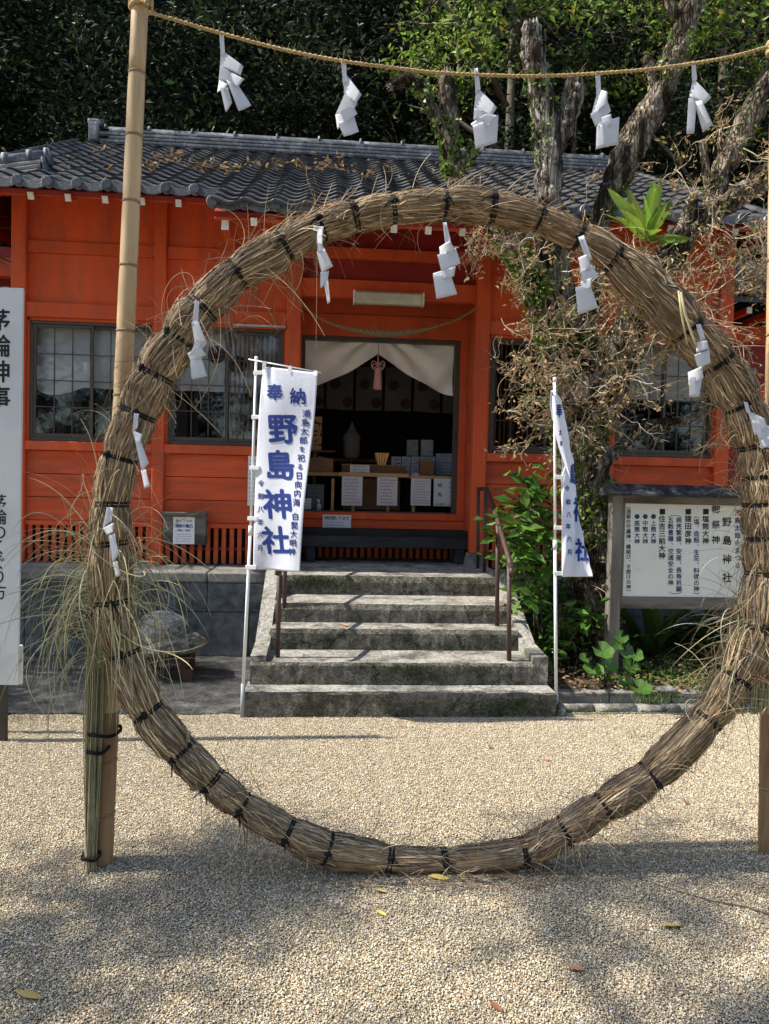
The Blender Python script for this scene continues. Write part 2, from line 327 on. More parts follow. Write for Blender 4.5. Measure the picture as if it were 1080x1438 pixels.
# ================================================================== SETTING
# base ground sheet to the horizon
def mat_ground():
    m = mat('gravel_bed', (.40, .34, .235), .95, .3, 40, .9, 220, col2=(.28, .25, .19), c2scale=110, c2lo=.45, c2hi=.6, spec=.1); return m
g = MB(); g.grid(lambda u, v: Vector((-60 + 120 * u, -30 + 130 * v, 0)), 24, 24); struct('ground', g, mat_ground())
# gravel court: one square patch of pebbles laid out many times, turned at random
def pebble_patch():
    rng = np.random.RandomState(5); S = .5; n = 12500
    bm = bmesh.new(); bmesh.ops.create_icosphere(bm, subdivisions=1, radius=1); bm.verts.ensure_lookup_table()
    iv = np.array([v.co[:] for v in bm.verts]); fi = np.array([[v.index for v in f.verts] for f in bm.faces]); bm.free()
    r = rng.uniform(.0014, .0031, n) * (1 + (rng.rand(n) < .12) * .6) * (1 + (rng.rand(n) < .05) * .5); c = np.c_[rng.uniform(-S / 2, S / 2, (n, 2)), rng.uniform(-.0015, .004, n)]
    sc3 = np.c_[r * rng.uniform(.9, 1.5, n), r * rng.uniform(.8, 1.1, n), r * rng.uniform(.55, .9, n)]; a = rng.uniform(0, 6.28, n)
    V = iv[None] * sc3[:, None, :]; V = V * (1 + rng.uniform(-.16, .16, V.shape)); x = V[..., 0] * np.cos(a)[:, None] - V[..., 1] * np.sin(a)[:, None]; y = V[..., 0] * np.sin(a)[:, None] + V[..., 1] * np.cos(a)[:, None]
    V = np.stack([x, y, V[..., 2]], -1) + c[:, None, :]; Fq = fi[None] + np.arange(n)[:, None, None] * len(iv)
    cols = [((.50, .41, .27), .44), ((.59, .515, .375), .24), ((.30, .25, .175), .15), ((.30, .29, .27), .09), ((.36, .22, .12), .05), ((.66, .63, .56), .03)]
    ms = [mat('pebble_%d' % i, cc, .85, .12, 30, island=.28, spec=.2) for i, (cc, p) in enumerate(cols)]
    mi = np.repeat(rng.choice(len(cols), n, p=[p for _, p in cols]), len(fi))
    return fastmesh('gravel', V.reshape(-1, 3), Fq.reshape(-1, 3), ms, mi, True, 3)
def grid_instancer(ob, pts_xy, seed):
    ng = bpy.data.node_groups.new('lay_patches', 'GeometryNodeTree'); ng.interface.new_socket('Geometry', in_out='INPUT', socket_type='NodeSocketGeometry'); ng.interface.new_socket('Geometry', in_out='OUTPUT', socket_type='NodeSocketGeometry')
    N = ng.nodes; L = ng.links; i = N.new('NodeGroupInput'); o = N.new('NodeGroupOutput')
    x0, x1, y0, y1, s = pts_xy; gr = N.new('GeometryNodeMeshGrid'); nx = round((x1 - x0) / s) + 1; ny = round((y1 - y0) / s) + 1
    gr.inputs[0].default_value = x1 - x0; gr.inputs[1].default_value = y1 - y0; gr.inputs[2].default_value = nx; gr.inputs[3].default_value = ny
    tr = N.new('GeometryNodeTransform'); tr.inputs['Translation'].default_value = ((x0 + x1) / 2, (y0 + y1) / 2, 0.002); L.new(gr.outputs[0], tr.inputs[0])
    ip = N.new('GeometryNodeInstanceOnPoints'); L.new(tr.outputs[0], ip.inputs['Points']); L.new(i.outputs[0], ip.inputs['Instance'])
    rv = N.new('FunctionNodeRandomValue'); rv.data_type = 'INT'; rv.inputs[4].default_value = 0; rv.inputs[5].default_value = 3; rv.inputs['Seed'].default_value = seed
    mu = N.new('ShaderNodeMath'); mu.operation = 'MULTIPLY'; mu.inputs[1].default_value = pi / 2; L.new(rv.outputs[2], mu.inputs[0])
    cx = N.new('ShaderNodeCombineXYZ'); L.new(mu.outputs[0], cx.inputs[2]); L.new(cx.outputs[0], ip.inputs['Rotation']); L.new(ip.outputs[0], o.inputs[0])
    md = ob.modifiers.new('lay', 'NODES'); md.node_group = ng
gv = fobj('gravel', pebble_patch(), kind='stuff'); grid_instancer(gv, (-1.75, 3.25, 1.25, 4.75, .5), 3)
# coarse dark asphalt in front of the foundation, slightly rough
rr_ = random.Random(3)
ASPH = mat('grey_asphalt', (.085, .084, .082), .95, .5, 9, 1.0, 120, col2=(.19, .185, .175), c2scale=5, c2lo=.50, c2hi=.72, spec=.1, speck=95)
g = MB(); g.grid(lambda u, v: Vector((-9 + 8.46 * u, 4.88 + 1.70 * v + (.03 * noise.noise(Vector((u * 40, 0, 1))) if v == 0 else 0), .012 + .008 * noise.noise(Vector((u * 60, v * 9, 3))))), 160, 30); struct('asphalt_path', g, ASPH)
SOIL = mat('leafy_soil', (.055, .042, .028), .95, .4, 15, .8, 60, col2=(.11, .08, .05), c2scale=9)
g = MB(); g.grid(lambda u, v: Vector((1.60 + 8 * u, 5.02 + 2.2 * v, .085 + .05 * noise.noise(Vector((u * 9, v * 3, 5))) + .10 * v)), 40, 16); struct('planting_bed', g, SOIL)
# hill behind the shrine
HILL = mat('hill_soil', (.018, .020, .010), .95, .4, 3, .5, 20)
def hillz(x, y): return max(0, (y - 12.2)) * .95 + .8 * noise.noise(Vector((x * .2, y * .2, 2))) * min(1, max(0, (y - 12.2) / 3))
g = MB(); g.grid(lambda u, v: Vector((-40 + 80 * u, 12.2 + 45 * v, hillz(-40 + 80 * u, 12.2 + 45 * v) - .02)), 60, 40); struct('hill', g, HILL)

# ------------------------------------------------------------------ stone foundation and steps
XL, XR = -3.6, 4.6
fd = thing('stone_foundation', 'dark grey block stone foundation under the red shrine wall, with a flat coping', 'foundation', (0, 6.53, 0))
mb = MB(); mb.box(XL + .02, -.47, 6.56, 7.3, .01, .735); mb.box(1.56, XR - .02, 6.56, 7.3, .01, .735); part('core', mb, STONE, fd)
def blocks(x0, x1, z0, z1, joints):
    js = [x0] + sorted(j for j in joints if x0 < j < x1) + [x1]
    for a, b in zip(js, js[1:]):
        mb = MB(); mb.box(a + .003, b - .003, 6.530 + rr_.uniform(0, .004), 6.70, z0 + .002, z1 - .003, .006); part('stone_block', mb, STONE, fd)
j1 = PY(291, 820, 6.53).x; j0 = PY(34, 890, 6.53).x
blocks(XL, -.5, .40, .66, [j1, j1 - 1.25, j1 - 2.5]); blocks(XL, -.5, .01, .40, [j0, j0 + 1.22, j0 + 1.9])
blocks(1.62, XR, .40, .66, [2.4, 3.5]); blocks(1.62, XR, .01, .40, [2.0, 3.1])
for a, b in ((XL, j1), (j1, -.5), (1.62, 3.0), (3.0, XR)):
    mb = MB(); mb.box(a + .003, b - .003, 6.515, 7.2, .66, .75, .012); part('coping_stone', mb, CONC, fd)
st = thing('stone_steps', 'five weathered concrete steps with sloped side walls leading up to the shrine door', 'steps', (.5, 4.82, 0))
lev = [(-.52, 1.555, 4.82, 5.10, 0, .166), (-.50, 1.49, 5.017, 5.47, .0, .318), (-.40, 1.44, 5.422, 5.73, .0, .472), (-.39, 1.44, 5.685, 6.23, .0, .616)]
def rough_step(x0, x1, y0, y1, z0, z1):
    """a step block with worn, uneven nosing"""
    mb = MB(); n = 60; pr = [(0, 0, 0), (0, 0, .55), (0, 0, .93), (.012, 0, 1), (.05, 0, 1.0), (1, 0, 1)]
    vs = []
    for i in range(n + 1):
        x = x0 + (x1 - x0) * i / n
        for k, (a, _, c) in enumerate(pr):
            y = y0 + (a if k < 5 else (y1 - y0)); z = z0 + (z1 - z0) * c; q = noise.noise(Vector((x * 4, y * 5, z * 5)));  q2 = noise.noise(Vector((x * 23, y * 9, z * 20 + k)))
            if 0 < k < 5: y += q * .008 + q2 * .004; z += (q2 * .004 if k >= 2 else 0)
            vs.append((x, y, z))
    m = len(pr); fs = []; 
    for i in range(n):
        for k in range(m - 1): mb_i = 0; fs.append((i * m + k, (i + 1) * m + k, (i + 1) * m + k + 1, i * m + k + 1))
    mb.add(vs, fs, 0, False); mb.m = [1 if (j % (m - 1)) >= 3 else 0 for j in range(len(fs))]
    for e in (0, n): mb.add([vs[e * m + k] for k in range(m)] + [(vs[e * m][0], y1, z0)], [tuple(range(m + 1))], 0)
    return mb
for a in lev: part('step', rough_step(*a), [CONCM, CONCT], st)
part('landing', rough_step(-.46, 1.56, 6.189, 7.72, .0, .775), [CONCM, CONCT], st)
for s, (xa, xb, xc, xd) in ((0, (-.50, -.395, -.455, -.365)), (1, (1.445, 1.555, 1.445, 1.56))):
    mb = MB(); prof = [(5.03, .316), (5.03, .36), (5.36, .385), (6.20, .80), (6.45, .80), (6.45, .1), (5.03, .1)]
    vs = [(xa if s == 0 else xb, y, z) for y, z in prof] + [(xb if s == 0 else xa, y, z) for y, z in prof]; k = len(prof)
    mb.add(vs, [tuple(range(k)), tuple(range(k, 2 * k))[::-1]] + [(i, (i + 1) % k, k + (i + 1) % k, k + i) for i in range(k)]); part('side_wall', mb, CONCT, st)
# thin cracks in the treads are dark lines in the tread material's colour
def moss(name, px0, px1, y, z0, z1, n, seed):
    rng = np.random.RandomState(seed); C = np.c_[rng.normal((px0 + px1) / 2, (px1 - px0) / 3.4, n), np.full(n, y) - rng.uniform(0, .006, n), rng.uniform(z0, z1, n) ** 1.0]
    return leaf_cloud(name, C, .011, [mat('moss', (.045, .065, .015), .9, .3, 30, island=.5)], droop=.4, rng=rng, aspect=.8)
for k, a in enumerate(((-.40, .35, 6.19, .66, .77, 1200), (.2, 1.15, 5.02, .20, .31, 1500), (.9, 1.55, 4.82, .02, .13, 1300), (.3, 1.3, 5.42, .33, .38, 500))):
    fobj('moss', moss('moss', *a, k + 3), st, 'stuff')
# handrails
hr = thing('handrail', 'right brown metal handrail down the steps, nearer the notice board', 'handrail', (1.4, 5.1, .3), 'handrails at the steps')
def rail(parent, sgn):
    if sgn > 0:
        p4 = PZ(715, 928, .318); p3 = PZ(698, 879, .472); p2 = PZ(680, 803, .775); p1 = PZ(671, 798, .775); X = None
        t4 = PY(715, 790, p4.y); t3 = PY(699, 735, p3.y); t2 = PY(682, 690, p2.y); t1 = PY(672, 690, p1.y)
    else:
        p4 = PZ(390, 923, .318); p3 = PZ(399, 873, .472); t4 = p4 + Vector((0, 0, .66)); t3 = p3 + Vector((0, 0, .69)); p2 = Vector((-.30, 6.69, .775)); p1 = Vector((-.30, 7.0, .775)); t2 = p2 + Vector((0, 0, .72)); t1 = p1 + Vector((0, 0, .72))
    for a, b in ((p4, t4), (p3, t3), (p2, t2), (p1, t1)): mb = MB(); mb.tube([a, b], .0165, 12); part('post', mb, RAILM, parent)
    end = t4 + (t4 - t3).normalized() * .12; mb = MB()
    mb.tube([t1 + Vector((0, 0, .02)), t2 + Vector((0, -.02, .025)), t2 + Vector((0, -.08, .0)), t3 + Vector((0, 0, .02)), t4 + Vector((0, 0, .02)), end + Vector((0, 0, .0)), end + Vector((0, .01, -.03))], .019, 12); part('top_rail', mb, RAILM, parent)
    for k in range(2): mb = MB(); c = end + (t3 - t4).normalized() * (.02 + .03 * k); mb.tube([c - Vector((0, .004, -.02)), c + Vector((0, .004, .022))], .023, 12); part('rail_collar', mb, RAILM, parent)
rail(hr, 1)
hl = thing('handrail', 'left brown metal handrail down the steps, partly behind the blue lettered banner', 'handrail', (-.33, 5.1, .3), 'handrails at the steps'); rail(hl, -1)

# ================================================================== SHRINE BUILDING
YW = 7.15
sh = thing('shrine_building', 'vermilion wooden shrine hall with grey tiled roof, open doorway and lattice skirting', 'shrine', (.5, YW, .75))
def bx(name, m, x0, x1, y0, y1, z0, z1, b=.005, label=None, parent=None): mb = MB(); mb.box(x0, x1, y0, y1, z0, z1, b); return part(name, mb, m, parent or sh, label=label)
Z0 = .752
cL, cR = (-.422, -.288), (1.392, 1.528)
posts = [(-2.945, -2.811), (-1.656, -1.544), cL, cR, (2.70, 2.795), (3.828, 3.972)]
for i, (a, b) in enumerate(posts):
    bx('post', RED, a, b, YW - .045, YW + .09, Z0 + (.15 if i in (2, 3) else .0), 4.16, .008)
for a, b in (cL, cR):
    mb = MB(); e = .035; zt = Z0 + .15
    vs = [(a - e, YW - .09, Z0 + .024), (b + e, YW - .09, Z0 + .024), (b + e, YW + .13, Z0 + .024), (a - e, YW + .13, Z0 + .024), (a - .012, YW - .06, zt), (b + .012, YW - .06, zt), (b + .012, YW + .11, zt), (a - .012, YW + .11, zt)]
    mb.add(vs, [(0, 3, 2, 1), (4, 5, 6, 7), (0, 1, 5, 4), (1, 2, 6, 5), (2, 3, 7, 6), (3, 0, 4, 7)]); part('column_base', mb, CONC, sh)
bays = [(-2.811, -1.656), (-1.544, -.422), (1.528, 2.70), (2.795, 3.828)]
for a, b in bays:
    bx('upper_rail', RED, a, b, YW - .012, YW + .07, 3.625, 3.735); bx('head_beam', RED, a, b, YW - .028, YW + .08, 3.03, 3.165)
    bx('wall_panel', RED, a, b, YW + .02, YW + .05, 3.735, 4.16, .002); bx('wall_panel', RED, a, b, YW + .02, YW + .05, 3.165, 3.625, .002)
    bx('sill_beam', RED, a, b, YW - .04, YW + .08, 1.80, 1.885); bx('lower_rail', RED, a, b, YW - .012, YW + .06, 1.10, 1.145)
    z = 1.145
    for k in range(3):
        h = (1.80 - 1.145) / 3; bx('wall_board', REDW, a, b, YW + .012 - .002 * (k % 2), YW + .04, z + .0025, z + h - .0025, .004); z += h
    bx('window_reveal', RED, a, a + .022, YW + .0, YW + .08, 1.885, 3.03, .002); bx('window_reveal', RED, b - .022, b, YW + .0, YW + .08, 1.885, 3.03, .002); bx('window_reveal', RED, a, b, YW + .0, YW + .08, 3.002, 3.03, .002)
# lattice skirting: upright slats over a rail, near-black panel behind stands in for the underfloor shade
def slat_me(h):
    mb = MB(); mb.box(-.0205, .0205, 0, .022, 0, h, .003); return meshof('slat', mb, REDW)
SL = slat_me(.345)
for a, b in bays:
    n = int(round((b - a) / .0735))
    for k in range(n): inst('slat', SL, sh, (a + (k + .5) * (b - a) / n + rr_.uniform(-.002, .002), YW + .005, Z0 + .006), (0, 0, rr_.uniform(-.02, .02)))
    bx('lattice_rail', REDD, a, b, YW + .030, YW + .045, .885, .915, .002); bx('underfloor_shade_panel', INT, a, b, YW + .16, YW + .20, Z0, 1.10, .001)
# recessed door bay
YD = 7.70
bx('recess_side', REDW, -.36, -.325, YW + .09, YD + .04, .78, 4.16); bx('recess_side', REDW, 1.428, 1.463, YW + .09, YD + .04, .78, 4.16)
bx('door_lintel', RED, -.325, 1.428, YD - .02, YD + .08, 3.075, 3.30); bx('door_header', RED, -.325, 1.428, YD + .0, YD + .06, 3.302, 3.9, .002)
bx('door_jamb', RED, -.325, -.298, YD - .01, YD + .08, 1.06, 3.075); bx('door_jamb', RED, 1.352, 1.428, YD - .01, YD + .08, 1.06, 3.075)
bx('door_sill', RED, -.325, 1.428, YD - .035, YD + .12, 1.19, 1.262); bx('door_sill_board', REDW, -.325, 1.428, YD - .018, YD + .06, 1.06, 1.188)
SL2 = slat_me(.27)
n = 24
for k in range(n): inst('slat', SL2, sh, (-.325 + (k + .5) * 1.753 / n, YD + .0, .788))
bx('lattice_rail', REDD, -.325, 1.428, YD + .028, YD + .042, .90, .93, .002); bx('underfloor_shade_panel', INT, -.325, 1.428, YD + .16, YD + .20, .78, 1.06, .001)  # dark panel colours in the shade below the doorway
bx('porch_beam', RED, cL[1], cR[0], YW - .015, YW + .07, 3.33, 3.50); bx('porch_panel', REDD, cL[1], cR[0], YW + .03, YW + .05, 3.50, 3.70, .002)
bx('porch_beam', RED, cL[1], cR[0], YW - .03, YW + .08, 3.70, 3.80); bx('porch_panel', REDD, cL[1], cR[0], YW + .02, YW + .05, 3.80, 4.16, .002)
for x in (-.85, 1.86): bx('porch_bracket', RED, x - .03, x + .03, 5.99, YW - .05, 3.52, 3.66); bx('bracket_end', WHT, x - .028, x + .028, 5.978, 5.988, 3.522, 3.658, .002)
# aluminium door frame (open sliding door leaf edge at the right)
df = bx('door_frame', FRAME, -.298, -.262, YD + .0, YD + .09, 1.262, 3.075, .003)
bx('door_frame', FRAME, -.262, 1.30, YD + .0, YD + .09, 3.035, 3.075, .003); bx('door_track', FRAME, -.262, 1.30, YD - .005, YD + .09, 1.262, 1.275, .002)
dr = bx('sliding_door_edge', FRAME, 1.297, 1.352, YD + .01, YD + .07, 1.262, 3.075, .003); h = bx('handle', WOODD, 1.318, 1.330, YD + .004, YD + .012, 2.03, 2.15, .002, parent=dr)
# windows
def window(x0, x1, z0, z1, bars=False, barsR=False):
    mb = MB(); t = .028; y = YW + .005
    mb.box(x0, x1, y, y + .06, z1 - t, z1); mb.box(x0, x1, y, y + .06, z0, z0 + .035); mb.box(x0, x0 + t, y + .001, y + .059, z0 + .035, z1 - t); mb.box(x1 - t, x1, y + .001, y + .059, z0 + .035, z1 - t)
    wn = part('window', mb, FRAME, sh); mid = (x0 + x1) / 2
    for s, (a, b, yy) in enumerate(((x0 + t, mid + .02, y + .008), (mid - .02, x1 - t, y + .030))):
        f = .026; mb = MB(); za, zb = z0 + .036, z1 - t - .001
        mb.box(a, a + f, yy, yy + .018, za, zb, .002); mb.box(b - f, b, yy, yy + .018, za, zb, .002); mb.box(a + f, b - f, yy + .001, yy + .017, zb - f, zb, .002); mb.box(a + f, b - f, yy + .001, yy + .017, za, za + f * 1.4, .002)
        part('sash', mb, FRAME, wn)
        mb = MB(); mb.add([(a + f, yy + .010, za), (b - f, yy + .010, za), (b - f, yy + .010, zb), (a + f, yy + .010, zb)], [(0, 1, 2, 3)]); part('pane', mb, GLASS, wn)
        for k in (1, 2): xx = a + f + (b - a - 2 * f) * k / 3; bx('muntin', FRAME, xx - .005, xx + .005, yy - .001, yy + .008, za + f * 1.4, zb - f, .001, parent=wn)
        for k in (1, 2, 3): zz = za + f * 1.4 + (zb - za - 2.4 * f) * k / 4; bx('muntin', FRAME, a + f, b - f, yy - .0005, yy + .007, zz - .005, zz + .005, .001, parent=wn)
        if (bars and s == 1) or barsR:
            for k in range(11): xx = a + f + (b - a - 2 * f) * (k + .5) / 11; bx('lattice_bar', WOODM, xx - .008, xx + .008, yy + .045, yy + .06, za, zb, .001, parent=wn)
    return wn
window(-2.787, -1.680, 1.888, 3.0); window(-1.52, -.446, 1.888, 3.0, bars=True); window(1.552, 2.676, 1.888, 3.0, barsR=True); window(2.82, 3.805, 1.888, 3.0)
mb = MB(); mb.box(-.92, -.43, YW - .07, YW - .04, 3.008, 3.026, .002); part('window_canopy_strip', mb, mat('clear_strip', (.45, .45, .43), .4), sh)
# room inside
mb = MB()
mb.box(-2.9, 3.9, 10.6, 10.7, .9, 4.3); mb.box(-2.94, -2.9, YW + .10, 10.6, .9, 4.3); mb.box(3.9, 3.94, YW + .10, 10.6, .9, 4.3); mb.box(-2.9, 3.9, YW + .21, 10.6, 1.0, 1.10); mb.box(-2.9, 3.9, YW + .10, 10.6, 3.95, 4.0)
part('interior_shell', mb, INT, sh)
mb = MB(); mb.box(-3.0, -2.96, YW + .1, 11.0, .76, 4.2); mb.box(3.975, 4.01, YW + .1, 11.0, .76, 4.2); part('side_wall', mb, REDW, sh)
# ---- roof
EY, EZ, SL_ = 6.45, 4.0, .536
PYE = 5.86
def rz(y): return EZ + (y - EY) * SL_
RY = 9.92
roof = None
mb = MB()
XR0, XR1 = -3.33, 4.08
def slab(mb, x0, x1, y0, y1, th, off):
    n = Vector((0, -SL_, 1)).normalized(); vs = []
    for x in (x0, x1):
        for y in (y0, y1): vs += [Vector((x, y, rz(y))) - n * off, Vector((x, y, rz(y))) - n * (off + th)]
    mb.add(vs, [(0, 4, 6, 2), (1, 3, 7, 5), (0, 1, 5, 4), (2, 6, 7, 3), (0, 2, 3, 1), (4, 5, 7, 6)])
slab(mb, XR0, XR1, EY + .03, RY, .04, .065); slab(mb, -.93, 1.97, PYE + .03, EY + .029, .04, .065)
# rear slope
vs = [(XR0, RY, rz(RY) - .08), (XR1, RY, rz(RY) - .08), (XR1, 13.2, rz(RY) - 1.9), (XR0, 13.2, rz(RY) - 1.9)]; mb.add(vs, [(0, 1, 2, 3)])
mb.add([(XR0 + .02, EY + .1, rz(EY) - .1), (XR0 + .02, 13.2, rz(RY) - 1.95), (XR0 + .02, RY, rz(RY) - .1)], [(0, 1, 2)]); mb.add([(XR1 - .02, EY + .1, rz(EY) - .1), (XR1 - .02, 13.2, rz(RY) - 1.95), (XR1 - .02, RY, rz(RY) - .1)], [(0, 1, 2)])
roof = part('roof', mb, REDD, sh)
TW = .24; EXPO = .235
def tile_mesh():
    mb = MB(); n = 9; L_ = .285; vs = []
    def h(u):   # cross profile of an S-shaped pantile: pan then roll
        return .034 * (cos(2 * pi * (u - .0)) * .5 + .5) ** 1.25
    for row_ in (0, 1):
        for side in (0, 1):
            for i in range(n + 1):
                u = i / n; vs.append((-TW / 2 + TW * 1.04 * (u), -L_ / 2 + row_ * L_, h(u) + (.0 if side == 0 else -.021) + (0.012 if row_ == 0 else -.012)))
    def I(r, s, i): return (r * 2 + s) * (n + 1) + i
    top = [(I(0, 0, i), I(0, 0, i + 1), I(1, 0, i + 1), I(1, 0, i)) for i in range(n)]; fr = [(I(0, 1, i), I(0, 1, i + 1), I(0, 0, i + 1), I(0, 0, i)) for i in range(n)]
    mb.add(vs, top, 0, True); o = len(mb.v); mb.f += fr; mb.m += [0] * n; mb.sm += [False] * n
    mb.f.append((I(0, 0, n), I(0, 1, n), I(1, 1, n), I(1, 0, n))); mb.m.append(0); mb.sm.append(False)
    return mb
TM = tile_mesh(); TME = meshof('tile', TM, TILE); ang = math.atan(SL_); dy = EXPO * cos(ang)
XD = -.69      # x of one eave disc; the roll crest sits over it
slots = []
k0 = math.ceil((XR0 - XD) / TW); k1 = math.floor((XR1 - XD) / TW)
r = 0; y = EY + .10
nrow = int((RY - .12 - EY) / dy)
for r in range(-3, nrow + 1):
    yy = EY + .115 + r * dy
    for k in range(k0, k1 + 1):
        x = XD + k * TW
        if r < 0 and not (-.95 < x < 1.9): continue
        slots.append((yy, x, r, k))
slots.sort()
far = MB(); tr_ = random.Random(4); cnt = 0
for yy, x, r, k in slots:
    p = Vector((x + TW / 2 + tr_.uniform(-.004, .004), yy + tr_.uniform(-.006, .006), rz(yy) + .004 + tr_.uniform(-.003, .003))); tz = tr_.uniform(-.02, .02)
    if cnt < 290: inst('tile', TME, roof, p, (ang, 0, tz)); cnt += 1
    else:
        Mx = Matrix.Translation(p) @ Matrix.Rotation(tz, 4, 'Z') @ Matrix.Rotation(ang, 4, 'X')
        far.add([Mx @ Vector(v) for v in TM.v], TM.f[:9], 0, True); far.add([Mx @ Vector(v) for v in TM.v], TM.f[9:], 0, False)
part('tile_field', far, mat('smoked_roof_tile_far', (.050, .050, .052), .5, .35, 14, .4, 70, col2=(.14, .14, .14), c2scale=9, c2lo=.58, c2hi=.72, island=.3, spec=.3, c2amt=.7), roof, 'stuff')
# round-ended eave discs with scalloped drip edges
def disc_mesh():
    mb = MB(); n = 18; vs = []
    for rr2, yy in ((.043, .05), (.043, -.004), (.038, -.012), (.030, -.008), (.0, -.006)):
        for k in range(n): a = 2 * pi * k / n; vs.append((rr2 * cos(a), yy, rr2 * sin(a)))
    mb.add(vs, [(j * n + k, j * n + (k + 1) % n, (j + 1) * n + (k + 1) % n, (j + 1) * n + k) for j in range(4) for k in range(n)], 0, True); return meshof('eave_disc', mb, TDISC)
def drip_mesh():
    mb = MB(); n = 10; vs = []
    for i in range(n + 1):
        u = i / n; x = .03 + (TW - .06) * u; zt = .034 * (cos(2 * pi * x / TW) * .5 + .5) ** 1.25; zb = -.045 - .022 * sin(pi * u); vs += [(x, 0, zt), (x, 0, zb), (x, .02, zb), (x, .02, zt)]
    mb.add(vs, [(i * 4 + a, (i + 1) * 4 + a, (i + 1) * 4 + (a + 1) % 4, i * 4 + (a + 1) % 4) for i in range(n) for a in range(4)]); return meshof('drip_edge', mb, TDISC)
DM = disc_mesh(); DR = drip_mesh()
for k in range(k0, k1 + 1):
    x = XD + k * TW; pr = -.95 < x < 1.9; ye = PYE - .02 if pr else EY - .035
    inst('eave_disc', DM, roof, (x, ye - .012, rz(ye) + .010)); inst('drip_edge', DR, roof, (x, ye, rz(ye) + .018))
# fascia boards and rafter tails
bx('fascia', RED, XR0, -.95, EY + .09, EY + .12, rz(EY) - .075, rz(EY) - .02, .003, parent=roof); bx('fascia', RED, 1.97, XR1, EY + .09, EY + .12, rz(EY) - .075, rz(EY) - .02, .003, parent=roof); bx('fascia', RED, -.93, 1.97, PYE + .09, PYE + .12, rz(PYE) - .09, rz(PYE) - .03, .003, parent=roof)
def rafters(xs, y0, y1, zo=0):
    for x in xs:
        a = Vector((x, y0, rz(y0) - .128 + zo)); b = Vector((x, y1, rz(y1) - .128 + zo)); mb = MB(); mb.beam(a, b, .052, .062); q = part('rafter', mb, RED, roof)
        mb = MB(); mb.beam(a - (b - a).normalized() * .006, a - (b - a).normalized() * .0005, .050, .060, .001); part('rafter_end', mb, WHT, roof)
rafters([-3.15 + .305 * k for k in range(8)], EY + .06, YW + .3); rafters([2.1 + .305 * k for k in range(7)], EY + .06, YW + .3)
rafters([-.62 + .275 * k for k in range(9)], PYE + .06, YW + .1, -.015)
bx('soffit', RED, XR0 + .02, XR1 - .02, YW - .12, YW + .1, 4.16, 4.26, .002, parent=roof)
# main ridge: courses of flat ridge tiles, half-round caps with ties
zr = rz(RY) + .0
for c in range(4):
    z0 = zr - .02 + c * .048; off = (c % 2) * .14; x = -3.02 + off
    mb = MB(); mb.box(-3.05, 3.83, RY - .10 + c * .008, RY + .10 - c * .008, z0, z0 + .012, .002)
    while x < 3.80: x2 = min(x + .28, 3.82); mb.box(x + .002, x2 - .002, RY - .112 + c * .008 + tr_.uniform(0, .003), RY + .10 - c * .008, z0 + .013, z0 + .043, .004); x = x2
    part('ridge_course', mb, TILEB, roof, 'stuff')
x = -2.95
while x < 3.75:
    mb = MB(); n = 8; vs = []
    for xx in (x, x + .272):
        for k in range(n + 1): a = pi * k / n; vs.append((xx, RY - .062 * cos(a), zr + .172 + .055 * sin(a)))
    mb.add(vs, [(k, k + 1, n + 2 + k, n + 1 + k) for k in range(n)], 0, True); mb.add([(x, RY, zr + .17)] + vs[:n + 1], [(0, k + 1, k + 2) for k in range(n)])
    part('ridge_cap', mb, TILEB, roof)
    if int(round((x + 2.95) / .272)) % 2 == 0:
        mb = MB(); mb.tube([(x + .02, RY - .075 * cos(pi * k / 8), zr + .172 + .078 * sin(pi * k / 8)) for k in range(9)], .014, 6); part('ridge_cap_rib', mb, TDISC, roof)
    x += .272
mb = MB(); mb.box(-3.12, -3.0, RY - .15, RY + .15, zr - .02, zr + .22, .02); mb.box(-3.14, -2.98, RY - .13, RY + .13, zr + .19, zr + .27, .03); mb.tube([(-3.16, RY, zr + .28), (-2.96, RY, zr + .28)], .04, 12); part('ridge_end_tile', mb, TILEB, roof)
# verge caps down both gable edges
for xe in (XR0 + .0, XR1 - .02):
    y = EY + .02; k = 0
    while y < RY - .1:
        a = Vector((xe, y, rz(y) + .045)); b = Vector((xe, y + dy * 1.08, rz(y + dy * 1.08) + .035)); mb = MB(); mb.tube([a - Vector((0, 0, .03)), b - Vector((0, 0, .03))], .04, 10); part('verge_tile', mb, TILE, roof); y += dy
# lower descending roof ridge at far left, in front of the main eave
lw = thing('side_roof', 'short grey tiled ridge of the neighbouring roof poking in at the far left edge', 'roof', (-3.4, 6.9, 4.0))
A = PY(66, 221, 7.0); B = PY(-110, 243, 7.0); d = (B - A); dn = d.normalized(); up = Vector((0, 0, 1)); sd_ = dn.cross(up).normalized()
mb = MB(); mb.tube([A, B], .065, 14); part('ridge_cap', mb, TILEB, lw)
for t in (.12, .32, .55, .8): mb = MB(); c = A + d * t; mb.tube([c - dn * .02, c + dn * .02], .085, 14); part('cap_rib', mb, TDISC, lw)
for c in range(3): mb = MB(); mb.beam(A - up * (.07 + .045 * c) + dn * .02, B - up * (.07 + .045 * c), .17 + .03 * c, .036, .005); part('ridge_course', mb, TILEB, lw)
mb = MB(); mb.tube([A - dn * .03, A + dn * .0], .082, 14); mb.beam(A - up * .10 - dn * .02, A - up * .10 + dn * .02, .18, .16, .02); part('end_tile', mb, TDISC, lw)

